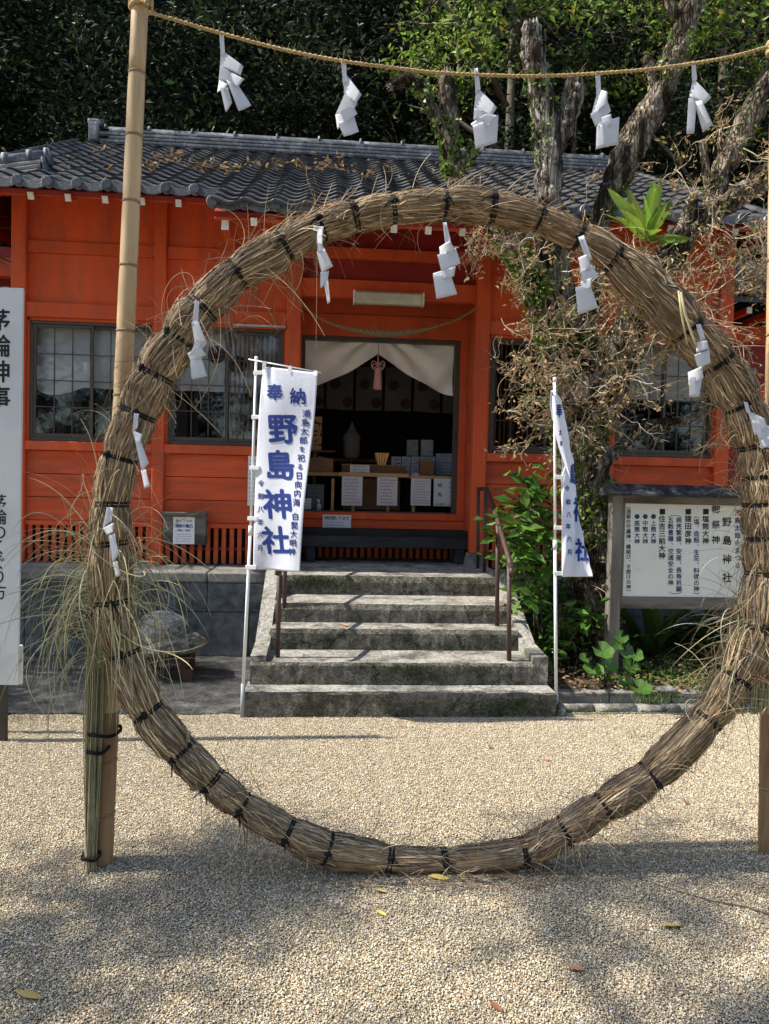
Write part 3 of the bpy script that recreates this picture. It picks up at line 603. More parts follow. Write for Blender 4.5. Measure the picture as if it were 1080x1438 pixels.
# red wing walls seen past both ends of the hall
wg = thing('shrine_wing', 'dark red side wing half hidden behind the old tree at the right edge', 'building', (4.6, 8.4, .5))
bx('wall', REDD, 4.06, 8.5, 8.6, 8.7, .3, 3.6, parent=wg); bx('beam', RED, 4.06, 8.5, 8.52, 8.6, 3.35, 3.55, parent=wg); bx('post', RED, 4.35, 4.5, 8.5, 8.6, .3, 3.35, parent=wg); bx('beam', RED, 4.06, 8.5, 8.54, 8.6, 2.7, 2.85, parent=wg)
mb = MB(); mb.add([(4.0, 7.9, 3.72), (8.6, 7.9, 3.72), (8.6, 9.8, 4.75), (4.0, 9.8, 4.75)], [(0, 1, 2, 3)]); mb.add([(4.0, 7.9, 3.66), (8.6, 7.9, 3.66), (8.6, 9.8, 4.69), (4.0, 9.8, 4.69)], [(0, 3, 2, 1)]); mb.add([(4.0, 7.9, 3.72), (8.6, 7.9, 3.72), (8.6, 7.9, 3.66), (4.0, 7.9, 3.66)], [(0, 1, 2, 3)]); rw = part('roof', mb, TILE, wg)
for k in range(14):
    for r in range(7):
        yy = 8.0 + r * .22; inst('tile', TME, rw, (4.15 + k * TW, yy, 3.74 + (yy - 7.9) * .54), (ang, 0, tr_.uniform(-.02, .02)))
for k in range(6): bx('rafter_end', WHT, 4.3 + k * .31, 4.36 + k * .31, 7.98, 8.0, 3.56, 3.63, .002, parent=rw); bx('rafter', RED, 4.3 + k * .31, 4.36 + k * .31, 8.001, 8.6, 3.56, 3.63, .002, parent=rw)
wg2 = thing('shrine_wing', 'dark red wing wall seen past the left corner post of the hall, beside the palm', 'building', (-4.6, 8.4, .5))
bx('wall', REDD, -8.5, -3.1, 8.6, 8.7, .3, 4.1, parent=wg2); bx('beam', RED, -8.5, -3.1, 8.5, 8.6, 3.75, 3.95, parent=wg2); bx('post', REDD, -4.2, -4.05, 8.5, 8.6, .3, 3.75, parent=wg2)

# ================================================================== THINGS AT THE DOOR
def rect(px0, py0, px1, py1, y):
    a = PY((px0 + px1) / 2, py0, y); b = PY((px0 + px1) / 2, py1, y); c = PY(px0, (py0 + py1) / 2, y); d = PY(px1, (py0 + py1) / 2, y); return c.x, d.x, b.z, a.z
def paper(px0, py0, px1, py1, y, label, draw=None, m=SHEET, name='notice_paper', cat='notice', group=None, th=.003, tilt=0):
    x0, x1, z0, z1 = rect(px0, py0, px1, py1, y); t = thing(name, label, cat, ((x0 + x1) / 2, y, z0), group)
    mb = MB(); mb.box(x0, x1, y, y + th, z0, z1, .0008); part('sheet', mb, m, t)
    if draw:
        mb = MB(); draw(mb, x0, x1, z0, z1, lambda u, v: Vector((u, y - .0015, v))); part('lettering', mb, [BLK, INK, REDI, GREYI], t)
    return t
def d_multi(rows, cols=(3,), head=0):
    def f(mb, x0, x1, z0, z1, fn):
        h = (z1 - z0); r = random.Random(int(x0 * 1000)); mx = (x1 - x0) * .08
        for i in range(rows):
            a = z1 - h * (.06 + .9 * i / rows); marks(mb, x0 + mx, x1 - mx, a, a - h * .9 / rows * .8, 1, fn, r, cols[i % len(cols)])
    return f
G1 = 'price notices hanging along the shop counter'
paper(480, 669, 509, 710, 8.02, 'white notice hanging from the counter, leftmost of the row, with red and blue lines', d_multi(8, (3, 1, 2, 1, 3, 2, 2, 2)), group=G1)
paper(529.5, 670, 558, 710, 8.02, 'white notice hanging from the counter, second from the left, under the small lantern', d_multi(8, (0, 3, 1, 1, 2, 0, 2, 3)), group=G1)
paper(577, 672, 605, 710, 8.02, 'white notice hanging under the small white cup', d_multi(9, (2, 3, 3, 2, 1, 3, 2, 3, 3)), group=G1)
def d_ema(mb, x0, x1, z0, z1, fn):
    w_ = x1 - x0; h = z1 - z0
    column(mb, '絵馬', x0 + w_ * .30, z1 - h * .16, h * .17, h * .34, fn, .01, mi=1); column(mb, 'おみくじ', x0 + w_ * .82, z1 - h * .08, h * .15, h * .16, fn, .01, mi=3)
    row(mb, '500円', x0 + w_ * .28, z0 + h * .07, h * .11, h * .085, fn, .01); row(mb, '100', x0 + w_ * .82, z0 + h * .07, h * .11, h * .075, fn, .01)
paper(609, 672, 638, 711, 8.02, 'white price sheet for ema plaques and paper fortunes at the right end of the counter', d_ema, group=G1)
paper(491.5, 653, 519, 666, 8.10, 'small blue lettered card lying against the tray on the counter', d_multi(3, (1, 3, 1)))
paper(612, 637, 640, 667, 8.55, 'pale blue notice standing behind the wooden box at the right', d_multi(6, (3, 3, 1)), m=mat('pale_blue_card', (.42, .47, .56), .6))
paper(430, 680, 455, 715, 8.0, 'dark grey poster leaning low behind the left of the doorway', d_multi(6, (3,)), m=mat('slate_card', (.10, .11, .12), .6))
paper(428, 700, 437, 715, 7.93, 'small white card standing on the sill in front of the dark poster', d_multi(3, (3,)))
def d_open(mb, x0, x1, z0, z1, fn):
    w_ = x1 - x0; h = z1 - z0; row(mb, '神社開いてます', (x0 + x1) / 2, z1 - h * .18, h * .23, w_ * .125, fn, .02, 0)
    r = random.Random(2)
    for i in range(4): marks(mb, x0 + w_ * .05, x1 - w_ * .05, z1 - h * (.36 + .155 * i), z1 - h * (.36 + .155 * i + .12), 1, fn, r, 1)
paper(453, 723, 493, 748, YD - .043, 'white notice with blue lettering pinned on the red sill below the doorway', d_open)
paper(348, 640, 362, 710, YW - .02, 'tall narrow white notice on the red wall behind the left banner', d_multi(10, (3,)))
# counter tables
ct = thing('counter_table', 'pale wooden shop counter just inside the open doorway', 'counter', (.5, 8.1, 1.1))
for px0, py0, px1, py1 in ((476, 664, 575, 669.5), (576, 668, 641, 672.5)): x0, x1, z0, z1 = rect(px0, py0, px1, py1, 8.03); mb = MB(); mb.box(x0, x1, 8.03, 8.45, z0, z1, .004); part('counter_top', mb, WOODL, ct)
for px in (467, 496, 545, 581, 636): x = PY(px, 700, 8.06).x; mb = MB(); mb.box(x - .017, x + .017, 8.06, 8.10, 1.10, PY(px, 672, 8.06).z); part('leg', mb, WOODL, ct)
mb = MB(); x0, x1, z0, z1 = rect(430, 663, 477, 668, 8.12); mb.box(x0, x1, 8.12, 8.5, z0, z1, .004); part('shelf', mb, WOODL, ct)
x0, x1, z0, z1 = rect(482, 672, 562, 716, 8.3); mb = MB(); mb.box(x0, x1, 8.3, 8.32, z0, z1); part('front_panel', mb, WOODM, ct)
def simple(name, label, cat, px0, py0, px1, py1, y, dep, m, b=.004, group=None):
    x0, x1, z0, z1 = rect(px0, py0, px1, py1, y); t = thing(name, label, cat, ((x0 + x1) / 2, y, z0), group); mb = MB(); mb.box(x0, x1, y, y + dep, z0, z1, b); part('body', mb, m, t); return t, (x0, x1, z0, z1)
t, (x0, x1, z0, z1) = simple('offering_tray', 'long low brown wooden tray box on the counter behind the cards', 'tray', 480, 654, 568, 664, 8.32, .25, WOODM)
mb = MB(); mb.box(x0 - .01, x1 + .01, 8.31, 8.33, z1, z1 + .012); part('rim', mb, WOODL, t)
# peaked wooden plaque box at left
x0, x1, z0, z1 = rect(432, 641, 468, 663, 8.16); t = thing('plaque_box', 'peaked brown wooden box on the shelf at the left of the doorway', 'box', ((x0 + x1) / 2, 8.16, z0))
mb = MB(); pr = [(x0, z0), (x1, z0), (x1, z1 - .03), ((x0 + x1) / 2, z1), (x0, z1 - .03)]; mb.add([(a, 8.16, b) for a, b in pr] + [(a, 8.26, b) for a, b in pr], [(0, 1, 2, 3, 4), (9, 8, 7, 6, 5)] + [(i, 5 + i, 5 + (i + 1) % 5, (i + 1) % 5) for i in range(5)]); part('body', mb, WOODM, t)
mb = MB(); mb.box(x0 - .01, x1 + .02, 8.13, 8.28, z0 - .014, z0 - .001); part('base', mb, WOODL, t)
# upright tablet with calligraphy
x0, x1, z0, z1 = rect(440, 585, 452, 632, 8.5); t = thing('wooden_tablet', 'upright pale wooden tablet with black characters behind the left banner', 'tablet', ((x0 + x1) / 2, 8.5, z0))
mb = MB(); mb.box(x0 - .03, x1, 8.5, 8.53, z0, z1); part('board', mb, WOODL, t)
mb = MB(); marks(mb, x0, x1, z1 - .03, z0 + .03, 3, lambda u, v: Vector((u, 8.498, v)), random.Random(5), 0); part('lettering', mb, BLK, t)
mb = MB(); mb.box(x0 - .1, x1 + .16, 8.48, 8.6, z0 - .02, z0 - .001); mb.box(x0, x0 + .04, 8.5, 8.54, 1.10, z0 - .021); part('stand', mb, WOODM, t)
# hanging pale robe / cloth on a pole
x0, x1, z0, z1 = rect(482, 594, 506, 643, 9.0); xc = (x0 + x1) / 2; t = thing('hanging_cloth', 'greyish pointed cloth cover on a thin stand deep inside the dark hall', 'cloth', (xc, 9.0, 1.1))
mb = MB(); hh = (x1 - x0) / 2
def robe(u, v):
    a = 2 * pi * u; wv = min(1, .12 + 1.9 * v) if v < .35 else 1.0 - .10 * (v - .35); wv *= 1 - .25 * max(0, v - .93) / .07; return Vector((xc + cos(a) * hh * wv * (1 + .06 * sin(7 * a)), 9.0 + sin(a) * hh * .6 * wv, z1 - (z1 - z0) * v))
mb.grid(robe, 28, 14); part('cover', mb, mat('grey_cloth', (.22, .20, .20), .9), t); mb = MB(); mb.tube([(xc, 9.0, 1.1), (xc, 9.0, z1 + .02)], .01, 8); mb.box(xc - .1, xc + .1, 8.92, 9.08, 1.10, 1.12); part('stand', mb, WOODM, t)
# small lit lantern
x0, x1, z0, z1 = rect(526, 636, 546, 655, 8.5); xc = (x0 + x1) / 2; t = thing('paper_lantern', 'small dimly lit flared lantern glowing amber on the counter', 'lantern', (xc, 8.5, z0))
LAM = mat('lantern_paper', (.60, .33, .12), .7, .05, 5, emit=.07)
mb = MB(); a, b = (x1 - x0) * .24, (x1 - x0) * .5; mb.add([(xc - a, 8.5 - a, z0), (xc + a, 8.5 - a, z0), (xc + a, 8.5 + a, z0), (xc - a, 8.5 + a, z0), (xc - b, 8.5 - b, z1), (xc + b, 8.5 - b, z1), (xc + b, 8.5 + b, z1), (xc - b, 8.5 + b, z1)], [(0, 1, 5, 4), (1, 2, 6, 5), (2, 3, 7, 6), (3, 0, 4, 7)]); part('shade', mb, LAM, t)
mb = MB()
for k in range(5): q = -1 + k * .5; mb.tube([(xc + a * q, 8.5 - a - .003, z0), (xc + b * q, 8.5 - b - .003, z1)], .0035, 6)
for q, zz in ((a, z0), (b, z1)): mb.tube([(xc - q, 8.5 - q, zz), (xc + q, 8.5 - q, zz), (xc + q, 8.5 + q, zz), (xc - q, 8.5 + q, zz), (xc - q, 8.5 - q, zz)], .005, 6)
part('frame', mb, WOODD, t)
# amulet packets and boxes
GP = 'amulet packets on the right of the counter'
PB = mat('packet_blue', (.33, .36, .42), .5)
PKC = [('桐', 'first'), ('箱', 'x')]
for i, (a, b) in enumerate(((549, 563), (563.5, 576.5), (577, 589), (589.5, 611))):
    lab = ['pale packet with one large character, leftmost of the low row beside the lantern', 'pale packet second in the low row, with upright lettering', 'pale packet third in the low row behind the white cup', 'wide pale packet at the right end of the low row, behind the wooden box'][i]
    t, (x0, x1, z0, z1) = simple('amulet_packet', lab, 'packet', a + .5, 641, b, 669, 8.42, .05, PB, .003, GP)
    mb = MB(); marks(mb, x0 + .015, x1 - .015, z1 - .02, z0 + .04, 4, lambda u, v: Vector((u, 8.418, v)), random.Random(i), 0); part('lettering', mb, BLK, t)
for i, (a, b) in enumerate(((570.5, 588), (590.5, 609))):
    t, (x0, x1, z0, z1) = simple('framed_card', ['greenish framed card standing above the packets, left of the pair', 'shiny plastic sleeved card standing above the packets, right of the pair'][i], 'card', a, 617, b, 641, 8.62, .02, mat('card_%s' % 'ab'[i], [(.16, .22, .21), (.30, .33, .36)][i], .25, .3, 30), .002, 'framed cards behind the amulet packets')
    mb = MB(); 
    for q in ((x0, x0 + .007, z0, z1), (x1 - .007, x1, z0, z1), (x0 + .007, x1 - .007, z1 - .007, z1), (x0 + .007, x1 - .007, z0, z0 + .007)): mb.box(q[0], q[1], 8.612, 8.619, q[2], q[3], .001)
    mb.box(x0 - .02, x1 + .02, 8.61, 8.68, 1.10, z0 - .001); part('frame', mb, WOODD, t)
t, (x0, x1, z0, z1) = simple('wooden_box', 'plain wooden coin box with a slanted lid at the right of the counter', 'box', 590, 648, 609, 667.5, 8.2, .14, WOODM)
mb = MB(); mb.box(x0 - .006, x1 + .006, 8.19, 8.35, z1 + .001, z1 + .012); part('lid', mb, WOODL, t)
x0, x1, z0, z1 = rect(579, 665, 589, 672, 8.12); xc = (x0 + x1) / 2; mb = MB(); mb.tube([(xc, 8.12, z0), (xc, 8.12, z0 + .01), (xc, 8.12, z1)], [.028, .032, .042], 14); solo('cup', mb, SHEET, 'small white square cup on the counter above the third notice', 'cup', (xc, 8.12, z0))
x0, x1, z0, z1 = rect(443, 703, 452, 717, 7.9); xc = (x0 + x1) / 2; t = thing('spray_bottle', 'small clear and white pump bottle on the door sill by the banner', 'bottle', (xc, 7.9, z0)); mb = MB(); mb.tube([(xc, 7.9, z0), (xc, 7.9, z0 + .06), (xc, 7.9, z0 + .075)], [.028, .028, .014], 12); part('body', mb, mat('bottle_plastic', (.4, .45, .46), .2), t); mb = MB(); mb.tube([(xc, 7.9, z0 + .076), (xc, 7.9, z1)], .011, 8); mb.box(xc - .025, xc + .012, 7.89, 7.91, z1 + .001, z1 + .01); part('pump', mb, SHEET, t)
# swagged curtain
cu = thing('door_curtain', 'off white curtain gathered up in the middle over the open doorway', 'curtain', (.5, 7.83, 3.0))
def swag(side):
    xa, xm = (PY(426, 480, 7.83).x, PY(531.5, 480, 7.83).x) if side < 0 else (PY(638, 480, 7.83).x, PY(532, 480, 7.83).x)
    ztop = PY(532, 474, 7.83).z + .02; zt = PY(531, 497, 7.83).z; zl = PY(445, 545, 7.83).z if side < 0 else PY(636, 556, 7.83).z
    def f(u, v):     # u 0 outer .. 1 centre
        x = xa + (xm - xa) * u; low = zl + (zt - zl) * (u ** 1.55 if side < 0 else u ** 1.35); z = ztop + (low - ztop) * v
        k = v * 3.2 + (1 - u) * 1.2
        fold = .040 * sin((1 - u) * 9 * (1 + .5 * v) + 2.4 * v) * v * (1 - .3 * u) + .034 * sin(atan2(v * .8, 1.02 - u) * 11) * min(1, 2.2 * (1 - u)) * (u ** .7)
        hem = -.010 if v > .985 else 0
        return Vector((x, 7.83 + fold + hem, z))
    mb = MB(); mb.grid(f, 60, 40); o = part('curtain_panel', mb, CURT, cu); m = o.modifiers.new('s', 'SOLIDIFY'); m.thickness = .004
swag(-1); swag(1)
mb = MB(); a = PY(424, 472, 7.83); b = PY(640, 480, 7.83); mb.tube([(a.x, 7.83, a.z + .03), (b.x, 7.83, a.z + .03)], .008, 8); part('curtain_rod', mb, FRAME, cu)
# pink tassel
tp = PY(531, 497, 7.78); t = thing('tassel', 'pink cord with a bow and long tassel tying up the curtain', 'tassel', tp); PINK = mat('pink_cord', (.62, .33, .31), .9, .2, 60)
mb = MB(); b1 = PY(531, 512, 7.78); b2 = PY(531, 517, 7.78); b3 = PY(530, 547, 7.78); mb.tube([tp, b1, b2], .008, 8); part('cord', mb, PINK, t)
for s in (-1, 1):
    for q in (0, 1): mb = MB(); mb.tube([b1 + Vector((s * .070 * sin(pi * k / 10) * (1 - .15 * q), -.01 * sin(pi * k / 5), .035 * sin(2 * pi * k / 10) * (1 if q == 0 else .4) - .045 * (k / 10) * q)) for k in range(11)], .006, 6); part('bow_loop', mb, PINK, t)
mb = MB(); mb.grid(lambda u, v: b2 + (b3 - b2) * v + Vector((cos(2 * pi * u) * (.030 + .012 * v) * (1 + .12 * sin(14 * pi * u)), sin(2 * pi * u) * (.03 + .01 * v), 0)), 40, 6); part('skirt', mb, PINK, t)
# inner banner cloth with round crests
x0, x1, z0, z1 = rect(436, 530, 640, 577, 8.75); t = thing('crest_curtain', 'grey inner curtain of hanging strips with round dark crests inside the hall', 'curtain', ((x0 + x1) / 2, 8.75, z0))
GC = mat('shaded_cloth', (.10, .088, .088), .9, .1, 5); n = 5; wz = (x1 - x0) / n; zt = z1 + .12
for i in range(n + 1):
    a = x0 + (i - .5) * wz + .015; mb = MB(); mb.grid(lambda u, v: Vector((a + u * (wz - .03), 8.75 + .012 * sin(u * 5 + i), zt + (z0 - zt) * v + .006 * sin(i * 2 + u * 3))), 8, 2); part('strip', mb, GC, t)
    for q in (0, 1):
        c = Vector((a + wz * (.30 if q == 0 else .72), 8.738, z1 - .09 if q == 0 else z0 + .09)); mb = MB(); mb.add([c] + [c + Vector((.062 * cos(2 * pi * k / 20), -.012 if False else 0, .062 * sin(2 * pi * k / 20))) for k in range(20)], [(0, 1 + k, 1 + (k + 1) % 20) for k in range(20)]); part('crest', mb, mat('dark_crest', (.045, .022, .024), .9), t)
# low altar furniture silhouettes inside
al = thing('altar_table', 'dark low altar table at the back of the unlit hall', 'table', (.5, 10.0, 1.1)); bx('table_top', WOODM, -.6, 1.6, 9.6, 10.2, 1.85, 1.9, parent=al); bx('leg', WOODM, -.55, -.48, 9.62, 9.7, 1.10, 1.85, parent=al); bx('leg', WOODM, 1.48, 1.55, 9.62, 9.7, 1.10, 1.85, parent=al)
for x in (-.2, 1.1): bx('vase', mat('teal_glaze', (.03, .08, .07), .3), x, x + .09, 9.7, 9.79, 1.901, 2.1, .02, parent=al)
# curtains behind the windows
def wcurtain(px0, px1, y, pyb, label, sag=0, crest=()):
    a = PY(px0, 500, y); b = PY(px1, 500, y); zb = PY((px0 + px1) / 2, pyb, y).z; zt = 3.05; t = thing('window_curtain', label, 'curtain', ((a.x + b.x) / 2, y, zb), 'white cloths hung behind the windows')
    mb = MB(); mb.grid(lambda u, v: Vector((a.x + (b.x - a.x) * u, y + .012 * sin(u * 21) * v + .02 * sin(u * 6 + v * 3), zt + (zb - sag * (1 - u) * max(0, sin(pi * min(1, u * 2.2))) - zt) * v)), 50, 12); part('cloth', mb, CURTW, t)
    for c in crest:
        c = PY(*c, y - .03); mb = MB(); mb.add([c] + [c + Vector((.085 * cos(2 * pi * k / 24), 0, .085 * sin(2 * pi * k / 24))) for k in range(24)], [(0, 1 + k, 1 + (k + 1) % 24) for k in range(24)]); part('crest', mb, mat('dark_crest', (.045, .022, .024), .9), t)
wcurtain(44, 205, YW + .14, 545, 'white cloth sagging behind the left end window', .10); wcurtain(236, 402, YW + .14, 551, 'white cloth with round dark crests behind the window left of the banner', 0, ((304, 498), (334, 512)))
wcurtain(770, 1000, YW + .16, 560, 'white cloth behind the far right window past the tree')
# fluorescent lamp over the door
x0, x1, z0, z1 = rect(497, 410, 595, 427, YW - .10); t = thing('fluorescent_lamp', 'unlit long white fluorescent lamp fitting under the porch beam', 'lamp', ((x0 + x1) / 2, YW - .10, z0))
mb = MB(); mb.box(x0, x1, YW - .12, YW - .02, z0, z1, .02); part('cover', mb, mat('lamp_acrylic', (.50, .48, .40), .4), t); mb = MB(); mb.box(x0 - .006, x0 + .012, YW - .125, YW - .018, z0 - .004, z1 + .004); mb.box(x1 - .012, x1 + .006, YW - .125, YW - .018, z0 - .004, z1 + .004); part('end_cap', mb, WHT, t)
# twisted shimenawa under the lamp
def twisted(mb, path, rad, strands=3, pitch=.12, n=6, mi=0):
    P = [Vector(p) for p in path]; L_ = [0]
    for a, b in zip(P, P[1:]): L_.append(L_[-1] + (b - a).length)
    N = max(12, int(L_[-1] / (pitch / 9)))
    def at(s):
        for i in range(len(P) - 1):
            if s <= L_[i + 1] or i == len(P) - 2: k = (s - L_[i]) / max(1e-6, L_[i + 1] - L_[i]); return P[i].lerp(P[i + 1], k), (P[i + 1] - P[i]).normalized()
    for q in range(strands):
        pts = []; rs = []
        for j in range(N + 1):
            s = L_[-1] * j / N; c, d = at(s); r = rad(s / L_[-1]); u = d.cross(Vector((0, 1, 0.01))).normalized(); v = d.cross(u); a = 2 * pi * (s / pitch + q / strands); pts.append(c + (u * cos(a) + v * sin(a)) * r * .5); rs.append(r * .58)
        mb.tube(pts, rs, n, mi)
yb = YW - .12
cp = [PY(*p, yb) for p in ((404, 402), (425, 428), (455, 450), (495, 463), (540, 468.5), (580, 466), (615, 458), (645, 447), (672, 431))]
t = thing('sacred_rope', 'thick twisted straw rope sagging between the two porch columns', 'rope', cp[4]); 
def catm(P, m=8):
    out = []
    for i in range(len(P) - 1):
        p0 = P[max(i - 1, 0)]; p1 = P[i]; p2 = P[i + 1]; p3 = P[min(i + 2, len(P) - 1)]
        for k in range(m): q = k / m; out.append(.5 * ((2 * p1) + (p2 - p0) * q + (2 * p0 - 5 * p1 + 4 * p2 - p3) * q * q + (3 * p1 - p0 - 3 * p2 + p3) * q ** 3))
    out.append(P[-1]); return out
mb = MB(); twisted(mb, catm(cp), lambda s: .009 + .027 * math.exp(-((s - .52) / .17) ** 2), 3, .16, 7); part('strands', mb, ROPEB, t, 'stuff')
# bench
x0, x1, z0, z1 = rect(421, 754, 659, 770, 7.25); t = thing('bench', 'low blackened timber bench standing on the landing below the doorway', 'bench', ((x0 + x1) / 2, 7.3, .778))
mb = MB(); mb.box(x0, x1, 7.25, 7.55, z0, z1, .01); part('seat', mb, WOODD, t)
for a in (x0 + .06, x1 - .13): mb = MB(); mb.box(a, a + .09, 7.27, 7.53, .778, z0 - .001, .008); part('leg', mb, WOODD, t)
# wooden notice box on the wall at the left
x0, x1, z0, z1 = rect(229, 724, 289, 765, YW - .12); t = thing('wall_notice_board', 'small grey weathered board with a ledge and blue lettered notice on the red lattice', 'notice board', ((x0 + x1) / 2, YW - .12, z0))
mb = MB(); mb.box(x0, x1, YW - .12, YW - .04, z0, z1, .004); part('board', mb, WOODGH, t); mb = MB(); mb.box(x0 - .015, x1 + .005, YW - .17, YW - .03, z1 + .001, z1 + .03, .004); part('ledge', mb, WOODGH, t)
a0, a1, c0, c1 = rect(243, 726, 273, 764, YW - .13); mb = MB(); mb.box(a0, a1, YW - .125, YW - .121, c0, c1, .001); part('notice_sheet', mb, SHEET, t)
mb = MB(); fn = lambda u, v: Vector((u, YW - .1268, v)); hh = c1 - c0
row(mb, '願いごと大社', (a0 + a1) / 2, c1 - hh * .14, hh * .10, (a1 - a0) * .13, fn, .01, 1); row(mb, '浦島の亀石', (a0 + a1) / 2, c1 - hh * .33, hh * .15, (a1 - a0) * .17, fn, .02, 0); row(mb, '（神石・吽石）', (a0 + a1) / 2, c1 - hh * .50, hh * .10, (a1 - a0) * .12, fn, .01, 0)
for i in range(4): marks(mb, a0 + .01, a1 - .01, c1 - hh * (.60 + .09 * i), c1 - hh * (.67 + .09 * i), 1, fn, random.Random(i + 9), 2)
part('lettering', mb, [INK, REDI, GREYI], t)

# ================================================================== turtle stone on its stand
tf = PZ(250, 955, .02); Yt = tf.y
t = thing('turtle_stone', 'rounded grey turtle shaped boulder on a flat slab and brown stand, behind the grass bundle', 'stone', (PY(228, 950, Yt).x, Yt + .2, .01))
RUST = mat('rust_brown_steel', (.07, .032, .024), .8, .3, 30, .3, 90)
x0 = PY(196, 940, Yt).x; x1 = PY(262, 940, Yt).x; zt_ = PY(230, 932, Yt).z
for a in (x0, x1 - .05):
    for b in (Yt, Yt + .36): mb = MB(); mb.box(a, a + .045, b, b + .045, .012, zt_, .003); part('leg', mb, RUST, t)
mb = MB(); mb.box(x0, x1, Yt, Yt + .40, zt_ + .001, zt_ + .03, .003); part('frame_top', mb, RUST, t); mb = MB(); mb.box(x1 - .02, x1 + .05, Yt - .02, Yt + .05, .012, .10, .003); part('foot_block', mb, RUST, t)
ROCK = mat('speckled_boulder', (.32, .32, .30), .95, .5, 30, 1.0, 60, col2=(.10, .095, .085), c2scale=7, c2lo=.46, c2hi=.62, spec=.1, speck=90); SLAB = mat('rough_slab', (.23, .215, .185), .95, .45, 14, 1, 40, col2=(.08, .075, .06), c2scale=5, spec=.1)
def rock(name, c, r, m, seed, n=28, amp=.18, flat=None):
    mb = MB(); bm = bmesh.new(); bmesh.ops.create_icosphere(bm, subdivisions=4, radius=1); 
    vs = []
    for v in bm.verts:
        p = v.co; q = 1 + amp * noise.noise(p * 1.3 + Vector((seed, 0, 0))) + amp * .4 * noise.noise(p * 4 + Vector((0, seed, 0))) + amp * .12 * noise.noise(p * 12); p = Vector((p.x * r[0], p.y * r[1], p.z * r[2])) * q
        if flat is not None and p.z < flat: p.z = flat
        vs.append(p + Vector(c))
    mb.add(vs, [tuple(v.index for v in f.verts) for f in bm.faces], 0, True); bm.free(); return part(name, mb, m, t)
sc_ = PY(222, 921, Yt + .1); rock('slab', (sc_.x + .02, Yt + .2, zt_ + .11), (.30, .26, .085), SLAB, 4, amp=.3); rock('slab', (sc_.x + .06, Yt + .2, zt_ + .17), (.24, .2, .05), SLAB, 9, amp=.4)
bc = PY(226, 884, Yt + .18); rock('boulder', (bc.x, Yt + .2, bc.z), (.205, .19, .15), ROCK, 2, amp=.14, flat=-.10); hc = PY(246, 913, Yt - .02); rock('head_stone', (hc.x - .02, Yt + .02, hc.z), (.055, .07, .04), SLAB, 7, amp=.25)

# ================================================================== SIGNS
# tall white board at the left edge
yS = 4.35; t = thing('tall_sign_board', 'tall pale grey board with black vertical lettering at the left edge', 'sign', (PY(-2, 1000, yS).x, yS, 0))
tl, tr2 = PY(-40, 403, yS), PY(32, 404.5, yS); bl, br = PY(-47, 961, yS), PY(25, 962, yS)
mb = MB(); q = [bl, br, tr2, tl]; mb.add([Vector((p.x, yS, p.z)) for p in q] + [Vector((p.x, yS + .022, p.z)) for p in q], [(0, 1, 2, 3), (7, 6, 5, 4), (0, 4, 5, 1), (1, 5, 6, 2), (2, 6, 7, 3), (3, 7, 4, 0)]); part('board', mb, SIGNW, t)
mb = MB()
def fS(u, v): p = PY(u, -v, yS); return Vector((p.x, yS - .0015, p.z))
chars(t, BLK, '茅輪神事', -1.0, -434, 33, 36, fS, .03); chars(t, BLK, '茅輪のくぐり方', -1.5, -694, 23, 21, fS, .015)
mb = MB(); p = PY(4, 961, yS + .03); mb.box(p.x - .025, p.x + .02, yS + .024, yS + .06, .0, 2.6, .004); part('stake', mb, WOODG, t)
yN = 4.5; x0, x1, z0, z1 = rect(-30, 906, 31, 961, yN); t = thing('small_notice_board', 'small white notice board low down behind the tall sign at the left edge', 'sign', ((x0 + x1) / 2, yN, 0))
mb = MB(); mb.box(x0, x1, yN, yN + .02, z0, z1, .003); part('board', mb, SIGNP, t)
mb = MB(); fn = lambda u, v: Vector((u, yN - .0015, v)); marks(mb, x1 - .09, x1 - .02, z1 - .02, z1 - .06, 1, fn, random.Random(1), 2); marks(mb, x1 - .05, x1 - .01, z1 - .07, z1 - .12, 1, fn, random.Random(1), 0); marks(mb, x0 + .06, x1 - .03, z0 + .12, z0 + .02, 3, fn, random.Random(1), 1); part('lettering', mb, [NAVY, GREYI, REDI], t)
mb = MB(); p = PY(4, 980, yN + .03); mb.box(p.x - .018, p.x + .018, yN + .022, yN + .05, .0, z1 - .05, .003); part('stake', mb, WOODG, t)
# shrine notice board on the right
yB = 5.42; t = thing('shrine_notice_board', 'roofed weathered wooden notice board with cream panel of vertical lettering', 'notice board', (2.6, yB, .1))
lx0 = PY(855, 800, yB).x; lx1 = PY(871, 800, yB).x; rx0 = PY(1046, 800, yB).x; zt = PY(960, 697, yB).z; zb0, zb1 = PY(960, 855, yB).z, PY(960, 839, yB).z
for a, b in ((lx0, lx1), (rx0, rx0 + .085)): mb = MB(); mb.box(a, b, yB - .03, yB + .055, .09, zt + .01, .006); part('post', mb, WOODG, t)
mb = MB(); mb.box(lx1 + .001, rx0 - .001, yB - .018, yB + .04, zb0, zb1, .005); part('bottom_rail', mb, WOODGH, t); mb = MB(); mb.box(lx1 + .001, rx0 - .001, yB - .018, yB + .04, zt - .06, zt, .004); part('top_rail', mb, WOODGH, t)
mb = MB(); mb.box(lx1 + .001, lx1 + .022, yB - .012, yB + .03, zb1, zt - .06, .003); part('side_trim', mb, WOODG, t)
mb = MB(); mb.box(lx1 + .023, rx0 - .002, yB + .0, yB + .018, zb1 + .002, zt - .062, .002); part('panel', mb, SIGNP, t)
RF = mat('dark_sheet_roof', (.018, .019, .022), .5, .3, 8, .3, 30, col2=(.08, .08, .08), c2scale=6, spec=.2)
